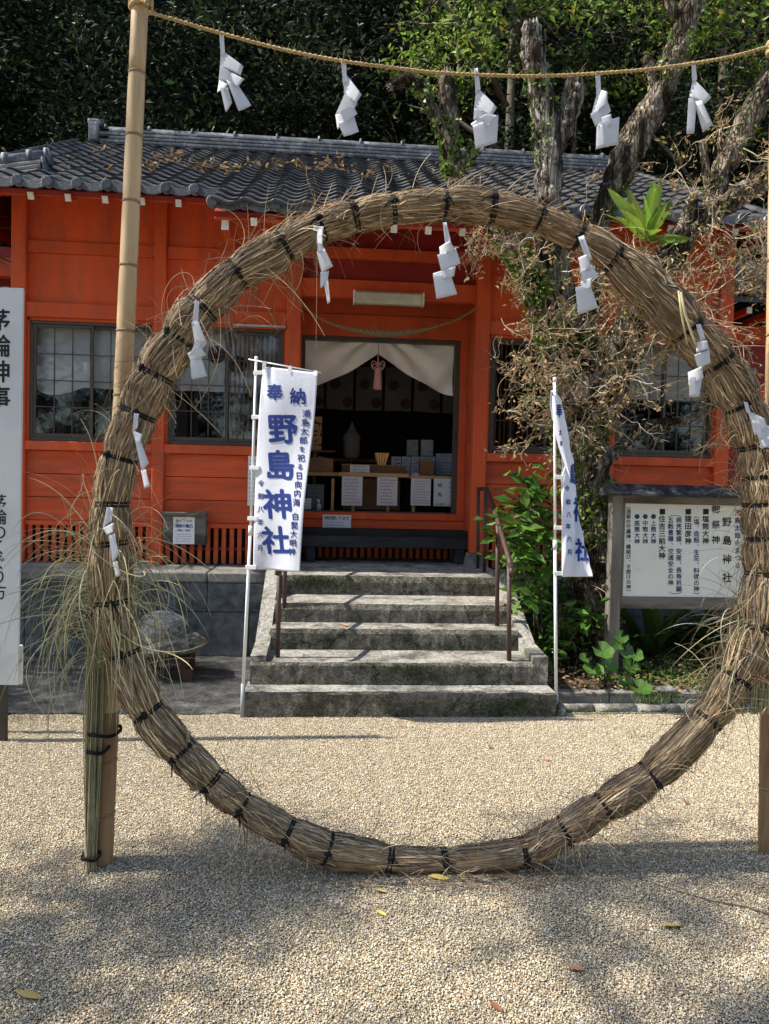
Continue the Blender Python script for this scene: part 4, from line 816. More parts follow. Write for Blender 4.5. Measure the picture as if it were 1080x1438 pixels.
mb = MB(); a = lx0 - .05; b = rx0 + .15; zz = zt + .01; mb.add([(a, yB - .13, zz), (b, yB - .13, zz), (b, yB + .01, zz + .075), (a, yB + .01, zz + .075), (a, yB + .16, zz), (b, yB + .16, zz), (a, yB - .13, zz - .014), (b, yB - .13, zz - .014), (a, yB + .16, zz - .014), (b, yB + .16, zz - .014)], [(0, 1, 2, 3), (3, 2, 5, 4), (6, 7, 1, 0), (8, 4, 5, 9), (6, 8, 9, 7), (0, 3, 4, 8, 6), (1, 7, 9, 5, 2)]); part('roof', mb, RF, t)
mb = MB()
def fB(u, v): p = PY(u, -v, yB); return Vector((p.x, yB - .0015, p.z))
# pixel columns: crop origin 860,690, factor 5.4
def cB(text, cx, y0, size, pitch, m, bold=.03, mi=0): column(mb, text, 860 + cx / 5.4, -(690 + y0 / 5.4), size / 5.4, pitch / 5.4, fB, bold, mi=mi)
cB('浦島太郎をまつる', 948, 140, 48, 57, 0, .028, 1); cB('野島神社', 868, 195, 74, 141, 0, .035); cB('御祭神', 784, 105, 66, 115, 0, .03)
cB('塩筒大神', 707, 182, 54, 56, 0, .035); cB('（塩、造船、生花、料理の神）', 637, 160, 46, 46.5, 0, .025, 1); cB('猿田彦神', 574, 182, 54, 56, 0, .035)
cB('商売繁盛、安産、長寿祈願', 504, 195, 46, 47.5, 0, .028, 1); cB('五穀豊穣、交通安全の神', 442, 195, 46, 47.5, 0, .028, 1); cB('住吉三前大神', 376, 182, 54, 56, 0, .035)
cB('上筒大神', 311, 220, 44, 46, 0, .03, 1); cB('中筒大神', 249, 220, 44, 46, 0, .03, 1); cB('底筒大神', 187, 220, 44, 46, 0, .03, 1); cB('（漁業の守護神、縁結び、子授けの神）', 122, 95, 38, 38.2, 0, .022)
def quad(cx, cy, w_, h, mi=0, rnd_=False):
    u, v = 860 + cx / 5.4, -(690 + cy / 5.4); a, b = w_ / 10.8, h / 10.8
    if rnd_: mb.add([fB(u + a * cos(2 * pi * k / 16), v + b * sin(2 * pi * k / 16)) for k in range(16)], [tuple(range(16))], mi)
    else: mb.add([fB(u - a, v - b), fB(u + a, v - b), fB(u + a, v + b), fB(u - a, v + b)], [(0, 1, 2, 3)], mi)
for cx in (709, 575, 379): quad(cx, 154, 42, 42)
for cx in (311, 249, 187): quad(cx, 191, 38, 38, 1, True)
for y_, s in ((183, -1), (775, 1)):
    for k in range(10): u0 = 425 + k * 10; quad(u0 + 4, y_ - s * 10 * (abs(k - 4.5) / 4.5) ** 3 + (8 if s > 0 else -2) * 0, 11, 4, 1)
part('lettering', mb, [BLK, NAVY], t)

# ================================================================== BANNERS
def banner_left():
    yb_ = PZ(340, 1008).y; base = PZ(340, 1008); t = thing('banner_flag', 'white upright banner with large blue lettering, full face to the camera, left of the steps', 'banner', base, 'shrine banners by the steps')
    top = PY(360, 505, yb_); joint = PY(341.5, 960, yb_); mid = PY(352, 745, yb_)
    mb = MB(); mb.tube([base, joint], .014, 10); part('pole_foot', mb, POLEG, t); mb = MB(); mb.tube([joint, mid], .011, 10); part('pole', mb, POLEW, t); mb = MB(); mb.tube([mid, top + Vector((0, 0, .01))], .009, 10); part('pole', mb, POLEW, t)
    mb = MB(); mb.tube([mid - Vector((0, 0, .03)), mid + Vector((0, 0, .03))], .015, 10); part('pole_joint', mb, POLEW, t); mb = MB(); mb.tube([top - Vector((0, 0, .01)), top + Vector((0, 0, .02))], [.013, .011], 10); part('pole_cap', mb, POLEW, t)
    a = PY(349, 504.5, yb_ - .015); b = PY(451, 523.5, yb_ - .12); mb = MB(); mb.tube([a, b], .0045, 8); part('cross_bar', mb, POLEW, t)
    TL = PY(369, 514.5, yb_ - .03); TR = PY(446, 524, yb_ - .12); BL = PY(356, 799, yb_ - .0); BR = PY(420, 803.5, yb_ - .14)
    def S(u, v):
        p = (TL.lerp(TR, u)).lerp(BL.lerp(BR, u), v); bow = sin(pi * v)
        edge = -.020 * (1 - u) * sin(v * pi * 4) ** 2 * 0
        d = .014 * sin(u * 6 + v * 2.5) * (.25 + v * .75) + .010 * sin(v * 9 + u * 2) + .020 * bow * sin(u * 3) + .004 * sin(u * 31 - v * 25) * math.exp(-((u - .05) / .12) ** 2 - (v / .12) ** 2) * 3
        return p + Vector((.006 * sin(v * 7) * (u > .9), -d, 0)) + Vector((-.012 * bow * (1 - u), 0, 0))
    mb = MB(); mb.grid(S, 40, 100); o = part('cloth', mb, CLOTH, t); m = o.modifiers.new('s', 'SOLIDIFY'); m.thickness = .0012; m.offset = 0
    # tabs
    for u in (.03, .5, .96):
        p = S(u, 0); q = a.lerp(b, (p.x - a.x) / (b.x - a.x)); mb = MB(); w_ = .012
        for s in (-.008, .008): mb.add([p + Vector((-w_, s, -.02)), p + Vector((w_, s, -.02)), q + Vector((w_, s, .006)), q + Vector((-w_, s, .006))], [(0, 1, 2, 3)])
        mb.add([q + Vector((-w_, -.008, .006)), q + Vector((w_, -.008, .006)), q + Vector((w_, .008, .006)), q + Vector((-w_, .008, .006))], [(0, 1, 2, 3)]); part('tab', mb, POLEW, t)
    for py in (524, 586, 657, 728, 796):
        k = (py - 505) / (1008 - 505); pp = PY(360 + (340 - 360) * k, py, yb_); v = (py - 514) / (800 - 514); q = S(.03, max(0.02, v)); mb = MB(); mb.beam(Vector((pp.x - .014, pp.y - .012, pp.z)), Vector((q.x + .012, pp.y - .03, pp.z)), .012, .026, .002); part('side_tab', mb, POLEW, t)
    # lettering laid out in crop coordinates (340..460 x 490..820, factor 4.358), pixel -> (u,v) by inverse bilinear of the corners
    def uv(px, py):
        y = -py; v = .5; u = .5
        for _ in range(6):
            u = (px - (369 + (356 - 369) * v)) / ((446 + (420 - 446) * v) - (369 + (356 - 369) * v)); v = (y - (514.5 + 9.5 * u)) / (284.5 - 5 * u)
        return u, v
    def fn(px, py): u, v = uv(px, py); e = 1e-3; p = S(u, v); n = (S(u + e, v) - p).cross(S(u, v + e) - p).normalized(); n = n if n.y < 0 else -n; return p + n * .0025
    def ch(c, cx, cy, s, bold, xs=1, sk=0): chars(t, INK, c, 340 + cx / 4.358, -(490 + cy / 4.358) + s / 8.716, s / 4.358, 1, fn, bold, cut=6, xscale=xs, skew=sk)
    for c, cx, cy, s, b_ in (('奉', 206, 268, 104, .045), ('納', 345, 292, 104, .045), ('野', 256, 490, 190, .042), ('島', 238, 712, 190, .042), ('神', 226, 950, 190, .042), ('社', 212, 1172, 180, .042)): ch(c, cx, cy, s, b_, .95, -.08)
    for i, c in enumerate('浦島太郎を祀る日向内海'): ch(c, 393 - i * 5.6, 396 + i * 54.3, 50 if c not in 'を る' else 40, .03, .9, -.06)
    for i, c in enumerate('白髭大明神'): ch(c, 330 - i * 5.2, 1024 + i * 54, 48, .03, .9, -.06)
    for i, c in enumerate('令和八年六月'): ch(c, 128 - i * 2.2, 820 + i * 79, 42, .03, .9)
banner_left()
def banner_right():
    base = PZ(781, 1004); yb_ = base.y; t = thing('banner_flag', 'white banner with blue lettering twisted around its pole, right of the steps before the tree', 'banner', base, 'shrine banners by the steps')
    top = PY(779, 534, yb_); joint = PY(781, 975, yb_); mid = PY(779.5, 765, yb_)
    mb = MB(); mb.tube([base, joint], .015, 10); part('pole_foot', mb, POLEG, t); mb = MB(); mb.tube([joint, mid], .011, 10); part('pole', mb, POLEW, t); mb = MB(); mb.tube([mid, top], .009, 10); part('pole', mb, POLEW, t)
    mb = MB(); mb.tube([mid - Vector((0, 0, .03)), mid + Vector((0, 0, .03))], .015, 10); part('pole_joint', mb, POLEW, t); mb = MB(); mb.tube([top - Vector((0, 0, .01)), top + Vector((0, 0, .02))], [.013, .011], 10); part('pole_cap', mb, POLEW, t)
    mb = MB(); a = top + Vector((-.01, 0, -.02)); mb.tube([a, a + Vector((.10, .30, -.03))], .0045, 8); part('cross_bar', mb, POLEW, t)
    # left and right edges in pixels (py, xl, xr, depth of the far edge)
    K = [(548, 773.5, 781, .02), (565, 772.5, 789, .10), (585, 775, 793, .20), (600, 780, 796, .24), (625, 786, 800, .2), (650, 790, 806, .16), (672, 788, 807, .12), (690, 788, 809, .10), (720, 789, 812, .08), (760, 789, 820, .04), (790, 789, 828, -.02), (810, 789, 832.5, -.03)]
    def edge(py):
        for k in range(len(K) - 1):
            if py <= K[k + 1][0]: f = (py - K[k][0]) / (K[k + 1][0] - K[k][0]); f = max(0, f); f2 = f * f * (3 - 2 * f); return [K[k][i] + (K[k + 1][i] - K[k][i]) * f2 for i in (1, 2, 3)]
        return K[-1][1:]
    def S(u, v):
        py = 548 + 262 * v; xl, xr, dp = edge(py + 0 * u); x = xl + (xr - xl) * u; y = yb_ - .015 + dp * u + .035 * sin(u * 5.5 + v * 5) * (1 - .4 * v) + .010 * sin(u * 11 + v * 17)
        return PY(x, py, y)
    mb = MB(); mb.grid(S, 30, 110); o = part('cloth', mb, CLOTH, t); m = o.modifiers.new('s', 'SOLIDIFY'); m.thickness = .0012; m.offset = 0
    # folded-over flap of the upper half
    def S2(u, v):
        py = 556 + 118 * v; c = 779 + 22 * v; w_ = 9 * sin(pi * min(1, v * .9 + .12)); return PY(c - w_ + 2 * w_ * u, py, yb_ - .045 - .02 * sin(pi * u) + .02 * v)
    mb = MB(); mb.grid(S2, 14, 50); o = part('cloth_fold', mb, CLOTH, t)
    for py in (670, 741, 805):
        pp = PY(780, py, yb_); q = PY(790, py, yb_); mb = MB(); mb.beam(Vector((pp.x - .014, pp.y - .012, pp.z)), Vector((q.x + .006, pp.y - .02, pp.z)), .010, .028, .002); part('side_tab', mb, POLEW, t)
    def fn(px, py):
        y = -py; v = (y - 548) / 262; xl, xr, dp = edge(y); u = (px - xl) / (xr - xl); u = min(max(u, .02), .98); p = S(u, v); return p + Vector((0, -.005, 0))
    mb = MB()
    for i, (c, cx, cy) in enumerate((('令', 223, 795), ('和', 230, 886), ('八', 234, 970), ('年', 230, 1050), ('六', 236, 1135), ('月', 240, 1222))): chars(t, INK, c, 750 + cx / 4.79, -(520 + cy / 4.79) + 4.2, 8.6, 1, fn, .03, cut=4, xscale=.85)
    chars(t, INK, '社', 750 + 325 / 4.79, -(520 + 1210 / 4.79) + 17, 34, 1, fn, .042, cut=4, xscale=.62); chars(t, INK, '神', 750 + 300 / 4.79, -(520 + 940 / 4.79) + 18, 36, 1, fn, .042, cut=4, xscale=.40); chars(t, INK, '島', 750 + 262 / 4.79, -(520 + 700 / 4.79) + 15, 30, 1, fn, .042, cut=4, xscale=.28)
    chars(t, INK, '納', 750 + 215 / 4.79, -(520 + 400 / 4.79) + 11, 22, 1, fn, .04, cut=4, xscale=.32)
    def fn2(px, py): y = -py; v = (y - 556) / 118; u = min(max((px - 770) / 30, .1), .9); c = 779 + 22 * v; w_ = 9 * sin(pi * min(1, v * .9 + .12)); p = PY(px, y, yb_ - .045 - .02 + .02 * v); return p + Vector((0, -.004, 0))
    for i, c in enumerate('奉太郎'): chars(t, INK, c, 785 + i * 1.5, -(572 + [0, 36, 52][i]) + 5, [20, 9, 8][i], 1, fn2, .04, xscale=.45)
banner_right()

# ================================================================== BAMBOO POLES, ROPE, RING
YP = 2.965
def bamboo(pb, pt, r0, r1, nodes, label, dark_culms):
    t = thing('bamboo_pole', label, 'bamboo pole', pb, 'bamboo poles holding the ring'); zs = sorted(nodes); L_ = (pt - pb); H = pt.z - pb.z
    ks = [0] + [(z - pb.z) / H for z in zs if pb.z + .03 < z < pt.z - .03] + [1]
    for i, (a, b) in enumerate(zip(ks, ks[1:])):
        path = []; rs = []
        for q in np.linspace(0, 1, 9):
            k = a + (b - a) * q; r = r0 + (r1 - r0) * k; e = math.exp(-(min(q * (b - a), (1 - q) * (b - a)) * H / .012) ** 2); path.append(pb + L_ * k); rs.append(r * (1 - .05 * e) * (1 + .012 * sin(pi * q)))
        mb = MB(); mb.tube(path, rs, 28, cap=(i in (0, len(ks) - 2))); part('culm', mb, BAMD if dark_culms and i < dark_culms else BAMB, t)
        if b < 1: k = b; c = pb + L_ * k; r = r0 + (r1 - r0) * k; d = L_.normalized(); mb = MB(); mb.tube([c - d * .006, c - d * .002, c + d * .002, c + d * .006], [r * .99, r * 1.055, r * 1.055, r * .985], 28); part('node_ring', mb, BAMN, t)
    return t
pb = PZ(147, 1212, -.02); pb.y = YP; pt = PY(200, -70, YP)
nd = [PY(170, y, YP).z for y in (102, 190, 283, 373, 465, 555, 646, 737, 828, 920, 1000, 1066, 1140)]
bamboo(pb, pt, .0405, .030, nd, 'left bamboo pole leaning slightly, with the straw rope knotted round its top', 3)
pb2 = PY(1079, 1196, YP); pb2.z = -.02; pt2 = PY(1094, 40, YP)
bamboo(pb2, pt2, .0405, .030, [PY(1080, y, YP).z for y in (160, 262, 365, 470, 575, 680, 785, 890, 990, 1105)], 'right bamboo pole at the very edge of the picture, beside the ring', 2)
rope_px = [(209, 17), (250, 29), (310, 46.5), (395, 69), (482, 86), (560, 96), (600, 101), (668, 105), (740, 107), (800, 105.5), (840, 103), (905, 98), (975, 89), (1030, 79), (1078, 66)]
t = thing('straw_rope', 'thin straw rope strung between the tops of the two bamboo poles', 'rope', PY(*rope_px[7], YP - .04))
P_ = catm([PY(*p, YP - .04) for p in rope_px], 6); mb = MB(); twisted(mb, P_, lambda s: .0072, 2, .04, 6); part('strands', mb, ROPE, t, 'stuff')
for c, r, n in ((PY(198, 6, YP), .033, 4), (PY(1093, 68, YP), .033, 4)):
    mb = MB(); pts = []
    for k in range(n * 14 + 1): a = 2 * pi * k / 14; pts.append(c + Vector((cos(a) * r * 1.18, sin(a) * r * 1.18, -.018 + .012 * k / 14 + .005 * sin(a * 1.3))))
    mb.tube(pts, .0085, 7); s = 1 if c.x < 0 else -1
    for q in range(5): a0 = random.uniform(-1, 1); mb.tube([c + Vector((s * .02, -.035, .0)), c + Vector((s * (.045), -.05, .012 * a0)), c + Vector((s * (.03 + .02 * q / 5), -.055, -.025 + .02 * a0)), c + Vector((s * .01, -.045, .01 * q))], .008, 6)
    part('knot', mb, ROPE, t)
fz = []; rr = np.random.RandomState(3)
for k in range(260): i = rr.randint(0, len(P_) - 1); p = np.array(P_[i].lerp(P_[i + 1], rr.rand())); d = rr.normal(size=3) * .012; d2 = rr.normal(size=3) * .012; fz.append([p, p + d, p + d + d2])
V, Fq = tangle(fz, [.0007] * len(fz)); fobj('loose_fibres', fastmesh('fuzz', V, Fq, [ROPE]), t, 'stuff')
# ---- the big straw ring: tie positions (pixel centre and half width of the pinch)
YR = 2.86
TI = [(625, 286, 25), (689, 292, 27), (757, 308, 22), (812, 332, 24), (863, 362, 27), (918, 413, 35), (966, 462, 33), (1008, 510, 35), (1041, 567, 33), (1060, 625, 31), (1067, 670, 31), (1069, 708, 31), (1072, 755, 31), (1074, 804, 30), (1064, 880, 36), (1030, 952, 32), (993, 1010, 26), (913, 1089, 26), (848, 1132, 24), (792, 1166, 23), (735, 1195, 22), (626, 1207, 18), (547, 1205, 20), (460, 1191, 26), (404, 1168, 23), (340, 1131, 21), (297, 1096, 23), (254, 1055, 25), (208, 998, 27), (174, 917, 25), (158, 845, 27), (156, 763, 28), (157, 708, 26), (169, 643, 27), (193, 581, 30), (218, 527, 30), (250, 476, 29), (284, 432, 28), (334, 384, 26), (399, 346, 26), (450, 318, 27), (498, 304, 24), (553, 294, 24)]
TP = [PY(a, b, YR) for a, b, c in TI]; TR_ = [c * .82 * YR / F * (1 if 12 < k < 40 else .93) for k, (a, b, c) in enumerate(TI)]; NT = len(TI)
ring = thing('straw_ring', 'huge walk-through purification ring of bound dry grass, tied with black cord, standing on the gravel', 'straw ring', (.48, YR, .0))
# smooth closed centreline
def cm(v0, v1, v2, v3, q): return .5 * ((2 * v1) + (v2 - v0) * q + (2 * v0 - 5 * v1 + 4 * v2 - v3) * q * q + (3 * v1 - v0 - 3 * v2 + v3) * q ** 3)
SUB = 16; CL = []; CR = []; CQ = []
for i in range(NT):
    for k in range(SUB):
        q = k / SUB; I = [(i - 1) % NT, i, (i + 1) % NT, (i + 2) % NT]; CL.append(cm(*[TP[j] for j in I], q)); pinch = math.exp(-(min(q, 1 - q) / .10) ** 2)
        L_ = (TP[(i + 1) % NT] - TP[i]).length; bul = 1.10 + .08 * min(1, L_ / .3) + .12 * noise.noise(Vector((i * 1.7, k * .05, 3))); CR.append(cm(*[TR_[j] for j in I], q) * (bul - (bul - .93) * pinch)); CQ.append(q)
NC = len(CL); CLn = np.array([p[:] for p in CL]); CRn = np.array(CR); tn = np.roll(CLn, -1, 0) - np.roll(CLn, 1, 0); tn /= np.linalg.norm(tn, axis=1)[:, None]; by = np.array([0, 1., 0]); rn = np.cross(tn, by); rn /= np.linalg.norm(rn, axis=1)[:, None]
CLn[:, 2] = np.maximum(CLn[:, 2], CRn * .80 + .004)
def ringpt(s, phi, rad):       # s in centreline samples
    i = np.floor(s).astype(int) % NC; f = (s - np.floor(s))[..., None]; j = (i + 1) % NC
    c = CLn[i] * (1 - f) + CLn[j] * f; n = rn[i] * (1 - f) + rn[j] * f; R = (CRn[i] * (1 - f[..., 0]) + CRn[j] * f[..., 0]) * rad
    p = c + n * (np.cos(phi) * R)[..., None] + by * (np.sin(phi) * R)[..., None]; p[..., 2] = np.maximum(p[..., 2], .003); return p
ns = 22; s_ = np.arange(NC)[:, None] * np.ones(ns); ph = np.ones((NC, 1)) * (np.arange(ns) * 2 * pi / ns); nz = 1 + .05 * np.sin(ph * 3 + s_ * .11)
V = ringpt(s_, ph, .88 * nz).reshape(-1, 3); i = np.arange(NC)[:, None]; k = np.arange(ns)[None]; Fq = np.stack([i * ns + k, ((i + 1) % NC) * ns + k, ((i + 1) % NC) * ns + (k + 1) % ns, i * ns + (k + 1) % ns], -1).reshape(-1, 4)
fobj('core', fastmesh('core', V, Fq, [CORE], smooth=True), ring)
rg = np.random.RandomState(21)
def strands(n, rlo, rhi, spread, lmin, lmax, wlo, whi, flare=.0):
    M = 15; s0 = rg.uniform(0, NC, n); ln = rg.uniform(lmin, lmax, n) * SUB; ph0 = rg.uniform(0, 2 * pi, n); tw = rg.normal(0, spread, n); ra = rg.uniform(rlo, rhi, n); q = np.linspace(0, 1, M)
    s = s0[:, None] + ln[:, None] * q; wob = rg.normal(0, .02, (n, 1)) * np.sin(q * 7 + rg.uniform(0, 6, (n, 1))); phi = ph0[:, None] + tw[:, None] * (q - .5) + wob + .05 * np.sin(s * .2 + ph0[:, None] * 3)
    fr = np.floor(s / 1) % SUB / SUB; pin = np.exp(-(np.minimum(fr, 1 - fr) / .10) ** 2)
    rad = ra[:, None] + .035 * np.sin(q * 9 + rg.uniform(0, 6, (n, 1))) * (1 - pin); fl = rg.rand(n, 1) ** 3 * flare; rad = rad * (1 - .06 * pin * (rad > .9)) + fl * (np.clip((q - .82) / .18, 0, 1) ** 1.5) + fl * np.clip((.15 - q) / .15, 0, 1) ** 1.5
    P = ringpt(s % NC, phi, rad); T = np.gradient(P, axis=1); T /= np.linalg.norm(T, axis=2)[..., None] + 1e-9
    ii = np.floor(s % NC).astype(int) % NC; O = rn[ii] * np.cos(phi)[..., None] + by * np.sin(phi)[..., None]; U = np.cross(T, O); wd = rg.uniform(wlo, whi, (n, 1, 1)) * np.ones((1, M, 1)); wd[:, 0] *= .4; wd[:, -1] *= .3
    tlt = rg.normal(0, .5, (n, 1, 1)); side = U * np.cos(tlt) + O * np.sin(tlt); A = P - side * wd; B = P + side * wd; Cc = P + O * wd * .75
    V = np.stack([A, Cc, B], 2).reshape(-1, 3); b = (np.arange(n) * M * 3)[:, None] + np.arange(M - 1)[None] * 3; Fs = [np.stack([b + k, b + k + 1, b + 4 + k, b + 3 + k], -1).reshape(-1, 4) for k in (0, 1)]; Fq = np.concatenate(Fs)
    pm = rg.choice(5, n, p=[.35, .27, .12, .20, .06]); lo = (ii[:, 0] / NC); 
    mi = np.repeat(pm, M - 1); return V, Fq, np.concatenate([mi, mi])
a1 = strands(7000, .88, 1.0, .26, 1.0, 4.0, .0014, .0042, .08); a2 = strands(2300, .95, 1.06, .5, .5, 2.4, .0011, .0032, .34)
V = np.concatenate([a1[0], a2[0]]); Fq = np.concatenate([a1[1], a2[1] + len(a1[0])]); mi = np.concatenate([a1[2], a2[2]])
fobj('grass_strands', fastmesh('grass_strands', V, Fq, ST, mi, True), ring, 'stuff')
# ties
for i in range(NT):
    if i == 5: continue
    s = i * SUB; n = rn[s]; c = CLn[s]; R = CRn[s] * 1.0; tv = tn[s]; rx = random.Random(i); tilt = rx.uniform(-.22, .22); mb = MB()
    for w_ in range(3 if i in (1, 21) else 2):
        off = (w_ - .5) * .009 + rx.uniform(-.003, .003); pts = []; ta = tilt + rx.uniform(-.06, .06)
        for k in range(25):
            a = 2 * pi * k / 24; rr3 = R * (1.045 + .015 * sin(a * 3 + i)) + .003; p = c + n * cos(a) * rr3 + by * sin(a) * rr3 + tv * (off + cos(a) * ta * R * .5); p = p.copy(); p[2] = max(p[2], .004); pts.append(Vector(p))
        mb.tube(pts, .0050, 6)
    a = rx.uniform(-2.2, -.9); kp = Vector(c + n * cos(a) * (R + .006) + by * sin(a) * (R + .006)); kp.z = max(kp.z, .012)
    mb.tube([kp - Vector(tv) * .014, kp + Vector((0, -.006, .004)), kp + Vector(tv) * .014], [.006, .010, .006], 7)
    for q in range(2):
        d = Vector(tv) * rx.uniform(-.5, .5) + Vector((rx.uniform(-.4, .4), -.25, -.5)); e = kp + d * rx.uniform(.03, .10); e.z = max(e.z, .006); mb.tube([kp, kp.lerp(e, .5) + Vector((0, -.012, .008)), e], [.0035, .003, .002], 5)
    part('tie', mb, TIE, ring)
# wild hair: loose curling stalks, denser in the places where the photo has them
def curl(p, d, L_, n, g, wig, rs):
    P = [p.copy()]; d = d / np.linalg.norm(d); st_ = L_ / n; ax = rs.normal(size=3); ax /= np.linalg.norm(ax)
    for k in range(n): d = d + np.cross(ax, d) * wig * st_ + np.array([0, 0, -g * st_]); d /= np.linalg.norm(d); q = P[-1] + d * st_; q[2] = max(q[2], .004); P.append(q)
    return P
rs = np.random.RandomState(5); paths = []; rads = []
def at_px(px, py): q = np.array(PY(px, py, YR)[:]); return int(np.argmin(((CLn - q) ** 2).sum(1)))
HOT = [((330, 1150), 8, 120, .16, -1), ((870, 1150), 14, 130, .13, -1), ((900, 1110), 10, 70, .13, -1), ((380, 340), 22, 150, .14, 0), ((330, 380), 16, 120, .15, 0), ((440, 310), 16, 90, .13, 0), ((680, 265), 14, 120, .11, 1), ((1000, 520), 24, 130, .15, 0), ((1060, 640), 20, 120, .18, 0), ((1062, 860), 24, 180, .24, 0), ((1020, 950), 20, 170, .2, 0), ((160, 680), 20, 120, .16, 0), ((620, 1215), 22, 170, .16, 1), ((740, 1200), 14, 90, .16, 1), ((970, 450), 16, 60, .2, 0), ((390, 400), 18, 40, .30, -1), ((250, 520), 14, 24, .3, -1)]
for (px, sp, n, L_, vd) in HOT:
    n = int(n * .75)
    i0 = at_px(*px)
    for k in range(n):
        s = (i0 + rs.normal(0, sp)) % NC; a = rs.uniform(0, 2 * pi); p = ringpt(np.array([s]), np.array([a]), np.array([1.0]))[0]; ii = int(s) % NC; o = rn[ii] * cos(a) + by * sin(a); sg = rs.choice([-1, 1])
        d = o * rs.uniform(.3, 1.1) + tn[ii] * sg * rs.uniform(.3, 1.3) + rs.normal(size=3) * .25 + np.array([0, 0, vd * .5]); paths.append(curl(p, d, L_ * rs.uniform(.4, 1.5), 12, rs.uniform(0, 7), rs.normal(0, 7), rs)); rads.append(rs.uniform(.0008, .0017))
for k in range(900):
    s = rs.uniform(0, NC); a = rs.uniform(0, 2 * pi); p = ringpt(np.array([s]), np.array([a]), np.array([1.0]))[0]; ii = int(s) % NC; o = rn[ii] * cos(a) + by * sin(a); d = o * rs.uniform(.15, .7) + tn[ii] * rs.choice([-1, 1]) * rs.uniform(.6, 1.5); paths.append(curl(p, d, rs.uniform(.04, .16), 8, rs.uniform(0, 4), rs.normal(0, 6), rs)); rads.append(rs.uniform(.0007, .0015))
V, Fq = tangle(paths, rads); mi = []
for P in paths: m_ = rs.choice(5, p=[.3, .25, .25, .08, .12]); mi += [m_] * 0
cnts = [len(P) - 1 for P in paths]; cm_ = rs.choice(5, len(paths), p=[.3, .22, .28, .06, .14]); mi = np.concatenate([np.full(c * 3, m_) for c, m_ in zip(cnts, cm_)])
# tangle stores faces per path per side in path order
fobj('loose_stalks', fastmesh('loose_stalks', V, Fq, ST, mi), ring, 'stuff')
mb = MB(); mb.tube([PY(*p, 2.74) for p in ((956, 410), (962, 440), (972, 470), (982, 495), (990, 500))], [.004, .0055, .005, .004, .002], 6); part('broken_stem', mb, BLADE[1], ring); mb = MB(); mb.tube([PY(*p, 2.73) for p in ((953, 408), (957, 440), (965, 484))], [.004, .0045, .003], 6); part('broken_stem', mb, BLADE[1], ring)

# ---- fresh long grass bundles tied to the poles
def grass_bundle(label, base_px, top_px, nst, nbl, spread, loc, Lr, seed, y0, fan, rootpx):
    rs = np.random.RandomState(seed); t = thing('grass_bundle', label, 'grass bundle', loc, 'long grass bundles tied to the poles')
    paths = []; rad = []; b = np.array(PY(*base_px, y0)[:]); b[2] = max(b[2], .004) if base_px[1] < 1150 else .004; tp = np.array(PY(*top_px, y0)[:])
    for k in range(nst):
        o = np.array([rs.normal() * spread, rs.normal() * spread * .7, 0]); o2 = o * 1.25 + rs.normal(size=3) * .008; n = 14; bow = rs.normal(0, .012)
        paths.append([b + o + (tp + o2 - b - o) * q + np.array([bow * sin(pi * q), 0, 0]) for q in np.linspace(0, rs.uniform(.75, 1.1), n)]); rad.append(rs.uniform(.0022, .0045))
    V, Fq = tangle(paths, rad); mi = np.concatenate([np.full((len(P) - 1) * 3, m_) for P, m_ in zip(paths, rs.choice(3, len(paths), p=[.16, .50, .34]))]); fobj('stems', fastmesh('stems', V, Fq, BLADE, mi, True), t, 'stuff')
    Vs = []; Fs = []; mis = []; o_ = 0
    for k in range(nbl):
        r = np.array(PY(rootpx[0] + rs.normal() * rootpx[2], rootpx[1] + rs.normal() * rootpx[3], y0 + rs.normal() * .02)[:]); a = rs.uniform(*fan); d = np.array([sin(a), rs.normal() * .45 - .1, cos(a)]); Lk = rs.uniform(*Lr); n = 22
        P = np.array(curl(r, d, Lk, n, rs.uniform(1.6, 8.5) / Lk * .6, rs.normal(0, 4.2), rs)); T = np.gradient(P, axis=0); T /= np.linalg.norm(T, axis=1)[:, None]; sdv = np.cross(T, rs.normal(size=3)); sdv /= np.linalg.norm(sdv, axis=1)[:, None]; up_ = np.cross(sdv, T)
        wd = (rs.uniform(.0010, .0026) * np.sin(np.linspace(.6, pi, n + 1)) ** .6)[:, None]; V3 = np.stack([P - sdv * wd, P + up_ * wd * .5, P + sdv * wd], 1).reshape(-1, 3); bb = np.arange(n)[:, None] * 3 + o_; Vs.append(V3)
        Fs.append(np.concatenate([np.concatenate([bb + q, bb + q + 1, bb + 4 + q, bb + 3 + q], 1) for q in (0, 1)])); mis.append(np.full(2 * n, rs.choice(3, p=[.30, .40, .30]))); o_ += 3 * (n + 1)
    fobj('blades', fastmesh('blades', np.concatenate(Vs), np.concatenate(Fs), BLADE, np.concatenate(mis), True), t, 'stuff'); return t
gb = grass_bundle('tall bundle of green and straw grass tied to the left pole, blades arching out', (125, 1213), (140, 760), 120, 300, .011, (-.93, 2.87, 0), (.22, .62), 4, 2.90, (-1.25, 1.15), (143, 842, 9, 50))
for py, (xa, xb) in ((1211, (113, 134)), (1061, (117, 144)), (1037, (119, 160)), (868, (120, 150))):
    a = PY(xa, py, 2.86); b = PY(xb, py - 2, 2.86); r = (b.x - a.x) / 2; c = (a + b) / 2; mb = MB()
    for q in range(2): wy = .070 if xb >= 144 and py > 1000 else .036; mb.tube([Vector((c.x + cos(2 * pi * k / 20) * (r + .006), 2.898 + (wy - .036) + sin(2 * pi * k / 20) * wy, c.z + .007 * q + .004 * sin(k))) for k in range(21)], .004, 6)
    part('tie', mb, TIE, gb)
grass_bundle('ragged pale grass bundle tied low on the right pole behind the ring', (1068, 1000), (1072, 850), 40, 110, .03, (1.8, 2.9, .4), (.15, .42), 9, 2.83, (-2.3, 1.6), (1064, 905, 14, 40))
